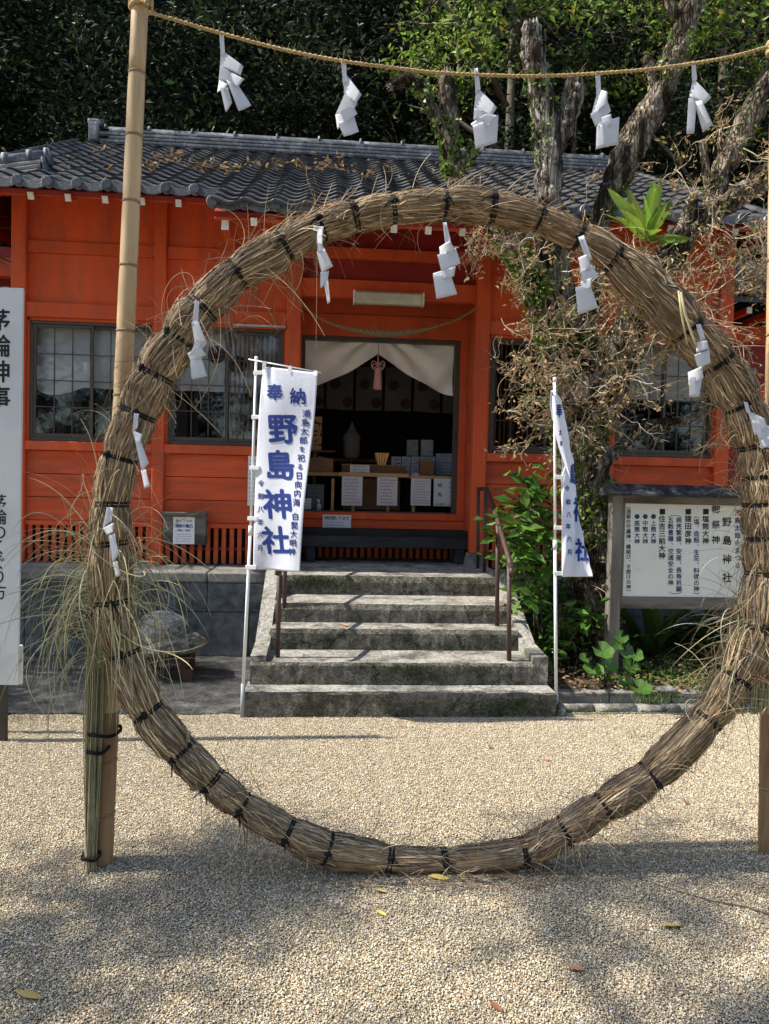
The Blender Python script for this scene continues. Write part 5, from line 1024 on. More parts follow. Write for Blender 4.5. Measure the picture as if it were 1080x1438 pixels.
# pampas heads bent over the ring at left
# ---- paper streamers
SH_ROPE = [[[(308, 46), (314, 45), (316, 76), (310, 80)], [(310, 70), (342, 93), (338, 106), (309, 93)], [(309, 92), (332, 104), (327, 116), (307, 112)], [(322, 101), (343, 111), (334, 123), (318, 118)], [(318, 112), (336, 122), (353, 148), (335, 156)], [(308, 112), (320, 119), (316, 125), (305, 130)], [(309, 122), (320, 123), (326, 144), (317, 158)]],
 [[(479, 84), (486, 84), (487, 116), (482, 122)], [(484, 102), (508, 133), (500, 145), (483, 133)], [(484, 132), (502, 143), (498, 153), (471, 161)], [(471, 161), (496, 148), (502, 160), (474, 182)], [(474, 172), (497, 162), (504, 185), (483, 192)]],
 [[(666, 96), (671, 95), (675, 126), (668, 134)], [(669, 122), (698, 151), (690, 164), (666, 152)], [(666, 152), (692, 156), (690, 166), (665, 168)], [(661, 174), (682, 160), (700, 162), (672, 190)], [(664, 176), (700, 163), (698, 200), (668, 209)]],
 [[(836, 103), (843, 104), (844, 128), (838, 142)], [(840, 126), (853, 129), (853, 146), (829, 166)], [(829, 160), (854, 144), (858, 156), (836, 178)], [(838, 168), (858, 160), (861, 176), (840, 184)], [(845, 170), (870, 164), (868, 203), (848, 206)], [(838, 178), (850, 174), (855, 206), (837, 210)]],
 [[(971, 88), (977, 89), (979, 112), (972, 118)], [(973, 110), (999, 137), (990, 146), (968, 136)], [(967, 138), (979, 134), (975, 187), (964, 188)], [(975, 143), (986, 141), (1001, 175), (987, 186)]]]
SH_RING = [[[(440, 317), (455, 318), (454, 324), (440, 324)], [(446, 322), (453, 324), (453, 345), (445, 342)], [(446, 341), (453, 344), (456, 352), (446, 356)], [(445, 354), (456, 349), (468, 374), (452, 384)], [(450, 382), (462, 380), (460, 396), (450, 405)], [(455, 396), (461, 394), (464, 424), (460, 427)]],
 [[(622, 312), (627, 312), (634, 342), (626, 350)], [(617, 347), (632, 338), (640, 352), (618, 358)], [(614, 358), (640, 348), (647, 370), (620, 381)], [(608, 384), (640, 374), (638, 388), (612, 396)], [(608, 386), (632, 382), (642, 413), (613, 420)]],
 [[(812, 333), (820, 330), (832, 364), (824, 369)], [(812, 362), (824, 357), (831, 375), (817, 385)], [(814, 380), (831, 372), (841, 388), (820, 398)], [(815, 396), (831, 390), (830, 405), (818, 408)], [(808, 404), (828, 397), (840, 432), (812, 442)]],
 [[(274, 420), (280, 424), (278, 455), (269, 459)], [(269, 452), (278, 450), (291, 482), (275, 491)], [(275, 477), (291, 482), (282, 492), (266, 500)], [(263, 496), (282, 487), (290, 499), (268, 507)], [(267, 507), (282, 500), (291, 528), (269, 533)]],
 [[(188, 580), (195, 581), (193, 600), (186, 608)], [(186, 604), (200, 610), (197, 621), (191, 622)], [(190, 620), (197, 618), (209, 650), (199, 662)], [(198, 660), (205, 659), (211, 683), (203, 686)]],
 [[(150, 712), (159, 713), (157, 730), (144, 743)], [(144, 742), (160, 734), (159, 748), (150, 751)], [(153, 752), (161, 749), (167, 778), (158, 791)], [(158, 788), (165, 788), (169, 808), (163, 811)]],
 [[(977, 455), (984, 455), (991, 476), (984, 480)], [(977, 481), (993, 478), (996, 490), (978, 495)], [(975, 498), (996, 491), (998, 510), (980, 517)], [(966, 523), (986, 514), (988, 530), (968, 545)], [(968, 530), (987, 526), (982, 557), (968, 558)]],
 [[(1044, 563), (1050, 565), (1055, 582), (1048, 579)], [(1050, 577), (1074, 588), (1078, 600), (1060, 612)], [(1056, 590), (1080, 598), (1084, 616), (1066, 618)], [(1066, 616), (1090, 611), (1094, 628), (1067, 629)]]]
LR = ['leftmost white paper streamer on the high rope, nearest the left bamboo pole', 'white paper streamer on the high rope, second from the left, against dark forest', 'white paper streamer on the high rope, beside the short cut branch', 'white paper streamer on the high rope, just right of the thick dead trunk', 'rightmost white paper streamer on the high rope, over the slanting limb']
LG = ['twisted white paper streamer hanging in the upper left of the ring, over the red column', 'white paper streamer hanging from the very top of the ring', 'white paper streamer hanging at the upper right of the ring, before the tree trunk', 'white paper streamer on the left shoulder of the ring, before the window', 'thin white paper streamer on the left of the ring, above the grass bundle and sill', 'lowest white paper streamer on the left of the ring, among the grass blades', 'white paper streamer on the right of the ring beside the broken pale stems', 'white paper streamer at the right picture edge on the ring, above the notice board']
def streamer(q, label, y0, grp, seed):
    rx = random.Random(seed); p0 = PY(*q[0][0], y0); t = thing('paper_streamer', label, 'paper streamer', p0, grp); t2 = None
    for i, qd in enumerate(q):
        s = 1 if i % 2 else -1; tilt = s * rx.uniform(.010, .020); d0 = y0 - .004 * i; dd = [d0 + tilt, d0 - tilt, d0 - tilt * .6, d0 + tilt * .6]
        if i == 0: dd = [d0, d0 + .003, d0 - .002, d0 + .002]
        P4 = [PY(*a, b) for a, b in zip(qd, dd)]
        def f(u, v): p = P4[0].lerp(P4[1], u).lerp(P4[3].lerp(P4[2], u), v); return p + Vector((0, -.0035 * sin(pi * u) * s, 0))
        mb = MB(); mb.grid(f, 6, 6); o = part('paper_fold', mb, PAPER, t); m = o.modifiers.new('s', 'SOLIDIFY'); m.thickness = .0004
for i, (q, l) in enumerate(zip(SH_ROPE, LR)): streamer(q, l, YP - .045, 'paper streamers on the rope', i)
for i, (q, l) in enumerate(zip(SH_RING, LG)): streamer(q, l, YR - .125 if i not in (5, 4) else YR - .12, 'paper streamers on the ring', 20 + i)

# ================================================================== THE OLD TREE
TY = 5.78
tree = thing('old_tree', 'old pollarded tree with ivy, cut limbs and bare twigs in front of the shrine', 'tree', (PY(838, 935, TY).x, TY, .10))
def limb(name, pts, m=BARK, dy=0, n=34, jit=.24, seed=0, sub=9):
    P = [PY(a, b, TY + (c[1] if isinstance(c, tuple) else 0) + dy) for a, b, c in pts]; R = [(c[0] if isinstance(c, tuple) else c) * (.86 if name == 'limb' else .88) * TY / F for a, b, c in pts]
    Q = catm(P, sub); RR = []
    for i in range(len(R) - 1): RR += [R[i] + (R[i + 1] - R[i]) * k / sub for k in range(sub)]
    RR.append(R[-1]); mb = MB(); mb.tube(Q, RR, n, jit=jit, seed=seed); part(name, mb, m, tree); return Q, RR
TRK = limb('trunk', [(843, 958, 58), (841, 925, 44), (839, 895, 38), (836, 850, 34), (834, 790, 33), (831, 730, 33), (824, 670, 36), (815, 610, 42), (806, 550, 44), (802, 500, 40), (800, 470, 30)], n=56, jit=.30, sub=12)
LA = limb('limb', [(800, 520, 30), (788, 440, 27), (778, 370, 24), (771, 300, 20), (771, 240, 21), (768, 180, 22), (757, 120, 19), (747, 70, 17), (746, 38, 15)], BARKD, seed=3, jit=.3, sub=10, n=40)
LA2 = limb('limb', [(774, 235, 14), (785, 195, 15), (797, 165, 16), (805, 135, 17), (808, 114, 14)], BARKD, dy=-.03, seed=5)
LB = limb('limb', [(800, 560, 24), (778, 480, 22), (762, 430, 22), (744, 385, 21), (715, 335, 20), (685, 300, 16), (655, 275, 13), (638, 250, 12), (633, 215, 13), (632, 170, 14), (628, 128, 14), (627, 106, 11)], seed=7, jit=.25, dy=-.10)
LB2 = limb('limb', [(634, 215, 9), (618, 175, 10), (602, 145, 10), (588, 118, 10), (570, 112, 9), (550, 122, 6)], seed=9, dy=-.14); LB3 = limb('limb', [(638, 245, 8), (652, 228, 8), (664, 216, 8), (660, 200, 5)], seed=11, dy=-.14)
LC = limb('limb', [(815, 540, 28), (822, 460, 22), (832, 380, 18), (842, 310, 17), (858, 270, 20), (878, 225, 25), (897, 185, 25), (920, 145, 21), (938, 105, 20), (955, 60, 18), (968, 20, 19), (985, -40, 20)], seed=13, jit=.2, dy=.10, sub=10, n=38); LC2 = limb('limb', [(965, 35, 9), (945, 15, 8), (933, -10, 8)], seed=14, dy=.08); LC3 = limb('limb', [(926, 135, 8), (912, 95, 9), (905, 80, 6)], seed=15, dy=.08)
LD = limb('limb', [(810, 580, 30), (850, 510, 26), (890, 450, 25), (918, 400, 24), (940, 360, 23), (965, 325, 20), (1000, 298, 18), (1035, 275, 18), (1075, 250, 20), (1120, 225, 20)], seed=17, dy=-.2, sub=10, n=38, jit=.24)
LD2 = limb('limb', [(985, 320, 15), (1000, 290, 15), (1010, 250, 15), (1028, 210, 18), (1052, 165, 19), (1085, 110, 18)], seed=19, dy=-.16); LD3 = limb('limb', [(938, 370, 13), (955, 330, 13), (968, 300, 11), (973, 282, 8)], seed=21, dy=-.24)
limb('limb', [(1000, 285, 7), (993, 245, 7), (986, 197, 5)], seed=22, dy=-.1); limb('limb', [(1012, 235, 4), (1012, 190, 4), (1013, 140, 3.5)], seed=23, dy=-.16)
LE = limb('limb', [(830, 620, 16), (868, 560, 14), (888, 500, 13), (893, 450, 12), (905, 405, 10)], mat('dark_bark', (.07, .055, .04), .95, .4, 12, .9, 45, stretch=(1, 1, .35)), seed=25, dy=.12); LF = limb('limb', [(860, 640, 10), (905, 600, 9), (960, 590, 8), (1010, 560, 7), (1060, 520, 6)], seed=26, dy=.0)  # first limb here has a darker bark tone
for Q, RR in (LA, LA2, LB, LB2, LD3):
    mb = MB(); e = Q[-1]; d = (Q[-1] - Q[-2]).normalized(); r0 = RR[-1]; rx = random.Random(int(e.x * 1000))
    for k in range(11):
        a = 2 * pi * k / 11; u = d.cross(Vector((0, 1, .1))).normalized(); v = d.cross(u); b = e + (u * cos(a) + v * sin(a)) * r0 * .72 - d * .02; mb.tube([b - d * .02, b + d * .015, b + d * rx.uniform(.02, .075) + Vector((rx.uniform(-.01, .01), 0, 0))], [r0 * .36, r0 * .30, r0 * .04], 6)
    part('broken_end', mb, BARKD, tree)
for k in range(26):
    Q, RR = (TRK, LA, LC, LD, LB)[k % 5]; i = rnd.randint(4, len(Q) - 4); a = rnd.uniform(2.2, 5.4); c = Q[i] + Vector((cos(a), sin(a) if sin(a) < 0 else -sin(a), 0)) * RR[i] * .86; r0 = RR[i] * rnd.uniform(.16, .34)
    mb = MB(); mb.grid(lambda u, v: c + Vector((cos(2 * pi * u) * sin(pi * v), sin(2 * pi * u) * sin(pi * v), cos(pi * v) * 1.3)) * r0 * (1 + .4 * noise.noise(Vector((u * 4, v * 4, k)))), 12, 8); part('burr', mb, BARK, tree)
# ivy
rs = np.random.RandomState(8)
def on_limb(LL, n, k0=0, k1=1, grow=1.0):
    Q, RR = LL; N = len(Q); out = []; nm = []
    for _ in range(n):
        s = (k0 + (k1 - k0) * rs.rand()) * (N - 1.001); i = int(s); f = s - i; c = np.array((Q[i].lerp(Q[i + 1], f))[:]); r = (RR[i] * (1 - f) + RR[i + 1] * f) * rs.uniform(.95, 1.25) * grow; t = np.array((Q[i + 1] - Q[i])[:]); t /= np.linalg.norm(t); u = np.cross(t, [0, 1, .1]); u /= np.linalg.norm(u); v = np.cross(t, u); a = rs.uniform(0, 2 * pi); o = u * cos(a) + v * sin(a); out.append(c + o * r); nm.append(o)
    return out, nm
C = []; Nn = []
for LL, n, a, b in ((LB, 4200, .06, .48), (LB, 500, .65, .82), (LB2, 250, 0, .7), (LB3, 140, 0, 1), (TRK, 4200, .36, 1), (LA, 260, .52, .80), (LA, 500, 0, .35), (LD, 300, .1, .5), (LE, 500, 0, .9), (LC, 300, 0, .4), (LC, 160, .7, .85), (LD2, 130, .3, 1), (TRK, 160, .05, .4)):
    o, m = on_limb(LL, n, a, b); C += o; Nn += m
C = np.array(C); Nn = np.array(Nn); keep = np.array([noise.noise(Vector(c * 3.1)) > -.2 for c in C]); fobj('ivy', leaf_cloud('ivy', C[keep], .034, [IVY], droop=.5, aspect=.9, rng=rs, norm=Nn[keep], updir=.2), tree, 'stuff')
# twigs and dry leaves
tw = []; tr4 = []; tips = []
def twig(p, d, L_, r, lev):
    n = 9; P = [np.array(p)]; d = np.array(d, float); d /= np.linalg.norm(d)
    for k in range(n): d = d + rs.normal(size=3) * .26 + np.array([0, -.01, .015]); d /= np.linalg.norm(d); P.append(P[-1] + d * L_ / n)
    tw.append(P); tr4.append(r)
    if lev > 0:
        for k in range(3 if lev > 1 else 4): i = rs.randint(2, n); e = d * .3 + rs.normal(size=3) * .8; twig(P[i], e, L_ * rs.uniform(.4, .75), r * .6, lev - 1)
    else: tips.append(P[-1]); tips.append(P[-4])
for (px, py, dpx, dpy, n, L_) in ((790, 520, -1, -.2, 12, .55), (800, 570, -1, .3, 12, .5), (790, 450, -.8, -.3, 8, .5), (850, 480, .7, -.3, 12, .55), (880, 470, 1, .1, 12, .6), (900, 430, .8, .8, 12, .6), (940, 400, .9, .6, 14, .6), (1000, 330, .4, 1, 12, .55), (1040, 400, .3, .5, 9, .5), (840, 560, .6, .5, 10, .5), (720, 350, -1, .3, 9, .42), (700, 330, -.5, .9, 7, .4), (830, 400, .4, .1, 8, .5), (870, 520, .5, .6, 8, .5), (905, 420, -.8, .1, 8, .5), (1010, 560, .3, .4, 10, .5), (1020, 250, .6, -.4, 6, .5), (980, 200, -.3, -.6, 5, .45), (1060, 330, .3, .8, 9, .5), (800, 620, -.6, .4, 5, .35), (960, 330, -.5, .4, 6, .4), (760, 560, -.8, .3, 6, .35), (930, 250, .8, .0, 4, .4)):
    p = np.array(PY(px, py, TY - .25)[:])
    for k in range(int(n * .75)): twig(p + rs.normal(size=3) * np.array([.10, .08, .10]), np.array([dpx + rs.normal() * .6, -.2 + rs.normal() * .5, -dpy + rs.normal() * .6]), L_ * rs.uniform(.5, 1.2), rs.uniform(.0035, .007), 2)
for k in range(len(tw)): tw[k] = [np.array([q[0], min(q[1], 6.9), q[2]]) for q in tw[k]]
V, Fq = tangle(tw, tr4); fobj('twigs', fastmesh('twigs', V, Fq, [TWIG]), tree, 'stuff')
tips = np.array(tips); tips[:, 1] = np.minimum(tips[:, 1], 7.0); sel = tips[(rs.rand(len(tips)) < .55)]; C = np.repeat(sel, 3, 0) + rs.normal(size=(len(sel) * 3, 3)) * .02
fobj('dry_leaves', leaf_cloud('dry_leaves', C, .045, [DRYL, IVY], droop=.5, aspect=.35, rng=rs, mi=(rs.rand(len(C)) < .12).astype(int)), tree, 'stuff')
# hanging dry root tangles on the trunk
pt_ = []
for k in range(140): o, m = on_limb(TRK, 1, .3, 1); p = np.array(o[0]); p[1] = min(p[1], TY); pt_.append(curl(p, m[0] + np.array([0, -.4, 0]) + rs.normal(size=3) * .5, rs.uniform(.1, .35), 9, rs.uniform(0, 5), rs.normal(0, 5), rs))
V, Fq = tangle(pt_, [.0022] * len(pt_)); fobj('root_tangle', fastmesh('roots', V, Fq, [TWIG]), tree, 'stuff')

# ---- leaves for plants with large leaves
def leaf_me(name, m, L_=1, W_=.4, fold=.25, curlz=.3, n=6, wave=0):
    mb = MB()
    def f(u, v): 
        w_ = W_ * .5 * (sin(pi * min(1, v * 1.0)) ** .7) * (1 - .25 * v); x = (u - .5) * 2 * w_; return Vector((x, v * L_, abs(x) * fold - curlz * v * v + wave * sin(v * 14) * abs(x)))
    mb.grid(f, 2, n); return meshof(name, mb, m)
def put_leaf(me, parent, p, d, L_, roll=0, nm='leaf', up=(0, 0, 1)):
    d = Vector(d).normalized(); x = d.cross(Vector(up)); x = x.normalized() if x.length > 1e-3 else Vector((1, 0, 0)); z = x.cross(d); R = Matrix((x, d, z)).transposed() @ Matrix.Rotation(roll, 3, 'Y')
    o = bpy.data.objects.new(nm, me); COL.objects.link(o); o.parent = parent; o.matrix_local = Matrix.Translation(Vector(p) - wl(parent)) @ R.to_4x4() @ Matrix.Scale(L_, 4); return o
# bird's nest fern growing in the fork
FM = leaf_me('frond', FERN, 1, .22, .3, .22, 8, .15); fb = PY(905, 338, TY - .22); t = thing('nest_fern', 'yellow green nest fern growing in the fork of the old tree, above the ring', 'fern', fb)
for px, py, dy, L_ in ((853, 262, 0, 0), (868, 285, .1, 0), (926, 250, .0, 0), (948, 253, -.1, 0), (940, 296, -.2, 0), (897, 272, -.2, 0), (885, 262, .1, 0), (958, 278, .1, 0), (872, 318, -.25, 0), (918, 285, -.3, 0), (982, 350, -.2, 0), (935, 325, -.35, 0), (850, 300, -.1, 0), (880, 305, -.3, 0), (960, 335, -.3, 0)):
    tp_ = PY(px, py, TY - .22 + dy); off = Vector((rnd.uniform(-.03, .03), rnd.uniform(-.03, .03), 0)); d = tp_ + Vector((0, 0, .1)) - fb - off; put_leaf(FM, t, fb + off, d, d.length * .88, rnd.uniform(-.6, .6), 'frond', (.2, -1, .4))
# shrub to the right of the steps
LM = leaf_me('leaf', SHR, 1, .40, .3, .18, 5); sb = PZ(775, 960, .1); t = thing('leafy_shrub', 'bright glossy green shrub crowding the right side of the steps', 'shrub', (sb.x, 5.75, .1)); cs = []; rs2 = np.random.RandomState(12); stems = []; srad = []
for px, py in ((722, 740), (740, 715), (760, 700), (735, 770), (755, 755), (775, 740), (728, 800), (750, 800), (775, 790), (740, 840), (765, 835), (800, 690), (745, 690), (790, 830), (815, 840), (755, 870), (780, 870), (770, 905), (790, 900), (760, 930), (800, 880), (825, 870), (785, 940), (735, 735), (770, 960)):
    y = 5.75 + rs2.uniform(-.28, .25); c = np.array(PY(px, py, y)[:]); r0 = np.array([sb.x + .1 + rs2.normal() * .04, 5.75, .1]); n = 8; mid = (r0 + c) / 2 + rs2.normal(size=3) * .06 + np.array([0, 0, .05]); stems.append([r0 * (1 - q) ** 2 + 2 * mid * q * (1 - q) + c * q * q for q in np.linspace(0, 1, n)]); srad.append(.007); cs.append(c)
nl = 0
for c in cs:
    for k in range(12):
        if nl >= 295: break
        d = Vector(rs2.normal(size=3)) ; d.z = d.z * .4 + .1; d.y = d.y - .3; d.normalize(); put_leaf(LM, t, Vector(c) + d * .02 + Vector(rs2.normal(size=3)) * .03, d, rs2.uniform(.10, .17), rs2.uniform(-.5, .5)); nl += 1
V, Fq = tangle(stems, srad, 5); fobj('stems', fastmesh('stems', V, Fq, [BARK], smooth=True), t, 'stuff')
C = np.repeat(np.array(cs), 34, 0) + rs2.normal(size=(len(cs) * 34, 3)) * np.array([.09, .10, .09]) + np.array([0, .1, 0]); fobj('inner_leaves', leaf_cloud('inner_leaves', C, .12, [SHRS], droop=.1, aspect=.42, rng=rs2), t, 'stuff')
# big-leaved plants
def round_leaf():
    mb = MB()
    def f(u, v): a = -2.75 + 5.5 * u; r = v * (1 + .06 * sin(a * 5)); return Vector((sin(a) * r * .5, cos(a) * r * .5, .14 * v * v + .03 * sin(a * 6) * v))
    mb.grid(f, 22, 4); return meshof('leaf', mb, FAR)
RL = round_leaf()
for lab, bpx, lv in (('pair of big round glossy leaves beside the notice board post', (850, 962), ((846, 915, 36, .5), (833, 942, 36, .3), (822, 925, 22, .4), (858, 935, 24, .6), (868, 905, 22, .7))), ('darker round leaved plant just right of the notice board post', (884, 962), ((879, 915, 26, .8), (886, 936, 30, .6), (872, 895, 24, .7), (893, 920, 24, .8), (878, 958, 26, .5))), ('single low bright round leaf lying by the kerb under the notice board', (905, 972), ((899, 968, 40, .2), (908, 976, 20, .3)))):
    yb_ = PZ(*bpx, .11).y; b = PY(*bpx, yb_); t = thing('leopard_plant', lab, 'plant', b, 'round leaved plants in the bed')
    for px, py, s, tl_ in lv:
        c = PY(px, py, yb_ - rnd.uniform(0, .12)); q = bpy.data.objects.new('leaf', RL); COL.objects.link(q); q.parent = t; q.matrix_local = Matrix.Translation(c - b) @ Matrix.Rotation(tl_ + .2, 4, 'X') @ Matrix.Rotation(rnd.uniform(-1, 1) + 3.1, 4, 'Z') @ Matrix.Scale(s * yb_ / F * .85, 4)
        mb = MB(); mb.tube([b + Vector((0, 0, -.02)), (b + c) / 2 + Vector((0, .01, .02)), c], .004, 5); part('stalk', mb, SHR, t)
# dark strap-leaved fern under the board
DM2 = leaf_me('frond', FERND, 1, .13, .3, .5, 10, .1); b = PY(915, 905, 5.95); b.z = .16; t = thing('strap_fern', 'dark strap leaved fern in the shade beneath the notice board', 'fern', b)
for k in range(34): a = rnd.uniform(-1.5, 1.5); d = Vector((sin(a) * 1.0, -.3 + rnd.uniform(-.4, .5), rnd.uniform(.5, 1.1))); put_leaf(DM2, t, b + Vector((rnd.uniform(-.06, .06), rnd.uniform(-.05, .05), 0)), d, rnd.uniform(.5, .85), rnd.uniform(-.3, .3), 'frond')
b = PY(1010, 900, 6.1); b.z = .18; t = thing('strap_fern', 'second dark fern at the right, half hidden behind the ring', 'fern', b)
for k in range(24): a = rnd.uniform(-1.5, 1.5); d = Vector((sin(a) * 1.0, -.3 + rnd.uniform(-.4, .5), rnd.uniform(.5, 1.1))); put_leaf(DM2, t, b + Vector((rnd.uniform(-.06, .06), rnd.uniform(-.05, .05), 0)), d, rnd.uniform(.5, .8), rnd.uniform(-.3, .3), 'frond')
# ground cover, litter
rs3 = np.random.RandomState(14)
def bedz(x, y): v = (y - 5.02) / 2.2; return .085 + .10 * v + .045
n = 5200; X = rs3.uniform(2.0, 4.3, n); Y_ = rs3.uniform(5.08, 6.6, n); C = np.c_[X, Y_, np.array([bedz(a, b) for a, b in zip(X, Y_)]) + rs3.uniform(-.02, .05, n)]; kp = np.array([noise.noise(Vector((a * 2.2, b * 2.2, 0))) > -.15 for a, b in zip(X, Y_)])
tag(fobj('ground_cover', leaf_cloud('ground_cover', C[kp], .030, [IVY, SHRS], droop=0, aspect=.7, rng=rs3, updir=2.0, mi=(rs3.rand(kp.sum()) < .5).astype(int)), None, 'stuff'), 'low green ground cover under the notice board', 'ground cover')
n = 2600; X = rs3.uniform(1.58, 4.0, n); Y_ = rs3.uniform(5.04, 6.6, n); C = np.c_[X, Y_, np.array([bedz(a, b) for a, b in zip(X, Y_)]) + rs3.uniform(-.02, .01, n)]
tag(fobj('leaf_litter', leaf_cloud('leaf_litter', C, .05, [LITT, DRYL], droop=0, aspect=.5, rng=rs3, updir=2.5, mi=(rs3.rand(n) < .4).astype(int)), None, 'stuff'), 'brown leaf litter on the bed round the tree', 'leaf litter')
# litter and twigs on the roof
C = []
for px, py, sx, sy, n in ((143, 208, 10, 3, 60), (210, 232, 7, 4, 60), (240, 222, 16, 5, 130), (285, 232, 14, 4, 110), (320, 236, 14, 4, 90), (358, 230, 9, 3, 50), (387, 233, 11, 4, 70), (421, 230, 9, 4, 80), (450, 234, 8, 4, 60), (482, 235, 9, 3, 50), (515, 247, 8, 3, 40), (120, 235, 30, 8, 50), (460, 225, 12, 4, 60), (560, 240, 40, 6, 70), (880, 240, 40, 10, 60)):
    for _ in range(int(n * .42)):
        d = ray(px + rs3.normal() * sx * .8, py + rs3.normal() * sy); k = (EZ - EY * SL_ + .045 - 1.5) / (d.z - SL_ * d.y)
        if k > 0:
            p = CAM + d * k
            if EY < p.y < RY: C.append((p.x, p.y, p.z + rs3.uniform(0, .02)))
C = np.array(C); fobj('roof_litter', leaf_cloud('roof_litter', C, .075, [LITT, DRYL], droop=0, aspect=.4, rng=rs3, updir=1.5, mi=(rs3.rand(len(C)) < .5).astype(int)), roof, 'stuff')
# ---- kerb right of the steps
kb = thing('kerb', 'low concrete kerb of two stepped rows edging the planting bed', 'kerb', (2.6, 4.95, 0))
x = 1.585; y0 = 4.90
for L_ in (.42, .45, .43, .44, .46, .44, .45): mb = MB(); mb.box(x + .003, x + L_ - .003, 5.03 + rnd.uniform(-.004, .004), 5.12, .0, .115 + rnd.uniform(-.004, .004), .008); part('kerb_stone', mb, CONC, kb); x += L_
x = 1.60
for L_ in (.26, .30, .31, .30, .30, .31, .3, .3): mb = MB(); mb.tube([(x + .004, 4.955, .018), (x + L_ - .004, 4.955 + rnd.uniform(-.005, .005), .018)], .038, 12); part('round_kerb_piece', mb, CONCT, kb); x += L_
for nm, px, py, r, lab in (('rock', 935, 968, .05, 'small white stone in the green cover behind the kerb'), ('rock', 1018, 1040, .0, '')):
    if r: c = PZ(px, py, .14); mb = MB(); mb.grid(lambda u, v: c + Vector((cos(2 * pi * u) * sin(pi * v) * r * 1.5, sin(2 * pi * u) * sin(pi * v) * r, cos(pi * v) * r * .5)) * (1 + .25 * noise.noise(Vector((u * 5, v * 5, 0)))), 16, 10); solo('rock', mb, ROCK, lab, 'stone', c)
mb = MB(); c = PZ(781, 993, 0) ; c = Vector((1.60, 4.86, .03)); mb.grid(lambda u, v: c + Vector((cos(2 * pi * u) * sin(pi * v) * .035, sin(2 * pi * u) * sin(pi * v) * .03, cos(pi * v) * .06)), 14, 10); solo('rock', mb, ROCK, 'small upright stone against the foot of the right banner pole', 'stone', c)
# grass wisps at the edge of the court
pg = []
for px, py, n, sx in ((915, 985, 90, 30), (1040, 1000, 120, 30), (560, 1010, 10, 60), (720, 1004, 26, 20), (830, 1003, 40, 20), (60, 1012, 60, 60), (270, 1012, 30, 40), (900, 1035, 20, 14), (940, 972, 60, 30)):
    for k in range(n): p = np.array(PZ(px + rs3.normal() * sx, py + rs3.normal() * 3, .01 if py > 990 else .1)[:]); pg.append(curl(p, np.array([rs3.normal() * .5, rs3.normal() * .5, 1]), rs3.uniform(.02, .09), 6, 4, rs3.normal(0, 4), rs3))
V, Fq = tangle(pg, [.0013] * len(pg)); tag(fobj('grass', fastmesh('grass', V, Fq, [leafm('grass_blade', (.12, .20, .03))]), None, 'stuff'), 'short green grass wisps along the edge of the gravel', 'grass')
# ---- fallen leaves, each its own
FLY = leaf_me('leaf', YEL, 1, .42, .25, -.12, 5); FLO = leaf_me('leaf', ORG, 1, .42, .25, -.14, 5); FLB = leaf_me('leaf', mat('brown_fallen_leaf', (.22, .09, .045), .8, .2, 20), 1, .5, .3, -.2, 5)
for px, py, me, L_, rz_, lab in ((545, 1253, FLY, .06, 1.3, 'yellow fallen leaf just below the ring bottom, the upper of two'), (543, 1286, FLY, .05, .8, 'yellow fallen leaf below the ring bottom, the lower of two'), (60, 1402, FLY, .085, 1.5, 'long yellow leaf lying at the bottom left of the gravel'), (958, 1299, FLY, .085, 1.7, 'bright yellow leaf on the gravel at the right'), (822, 1362, FLO, .07, 1.5, 'orange brown curled leaf on the gravel at lower right'), (706, 1421, FLB, .05, .6, 'dark red leaf at the bottom edge of the gravel'), (632, 1234, FLY, .085, 1.4, 'yellow leaf against the lowest point of the ring'), (773, 1066, FLO, .05, 2.2, 'small orange leaf on sunlit gravel inside the ring, right of centre'), (692, 1051, FLB, .05, .4, 'small brown curled leaf on sunlit gravel inside the ring'), (567, 1019, FLO, .05, 1.6, 'orange leaf lying just in front of the lowest step'), (969, 1130, FLB, .045, .3, 'tiny reddish leaf on the gravel outside the ring at right'), (262, 1238, FLO, .035, 1, 'tiny tan leaf in the ring shadow at left'), (868, 1022, FLY, .04, 1, 'small yellow leaf near the kerb'), (1020, 1030, FLO, .06, 1.2, 'brown leaf between the ring and the right pole'), (490, 878, FLO, .07, .9, 'red brown leaf caught on the second step')):
    p = PZ(px, py, .485 if py == 878 else .009); o = bpy.data.objects.new('fallen_leaf', me); COL.objects.link(o); o.location = p; o.scale = (L_,) * 3; o.rotation_euler = (rnd.uniform(-.15, .15), rnd.uniform(-.2, .2), rz_); tag(o, lab, 'leaf', 'fallen leaves')
mb = MB(); mb.tube([PZ(*p, .010) for p in ((918, 1240), (955, 1252), (1000, 1265), (1040, 1272), (1085, 1285), (1130, 1300))], [.0015, .002, .002, .0025, .003, .003], 6); solo('fallen_twig', mb, BARKF, 'long thin bare twig lying on the gravel at the right edge', 'twig', PZ(1000, 1265, .010))
# dropped straw under the ring
ps = []
for k in range(150): p = np.array(PZ(rs3.normal(660, 80), rs3.normal(1232, 9), .006)[:]); ps.append([p, p + np.array([rs3.normal() * .05, rs3.normal() * .02, .004]), p + np.array([rs3.normal() * .09, rs3.normal() * .03, 0.0])])
V, Fq = tangle(ps, [.0014] * len(ps)); tag(fobj('straw_litter', fastmesh('straw_litter', V, Fq, ST, np.repeat(rs3.choice(5, len(ps)), 6)), None, 'stuff'), 'loose straw shed on the gravel under the ring', 'straw')

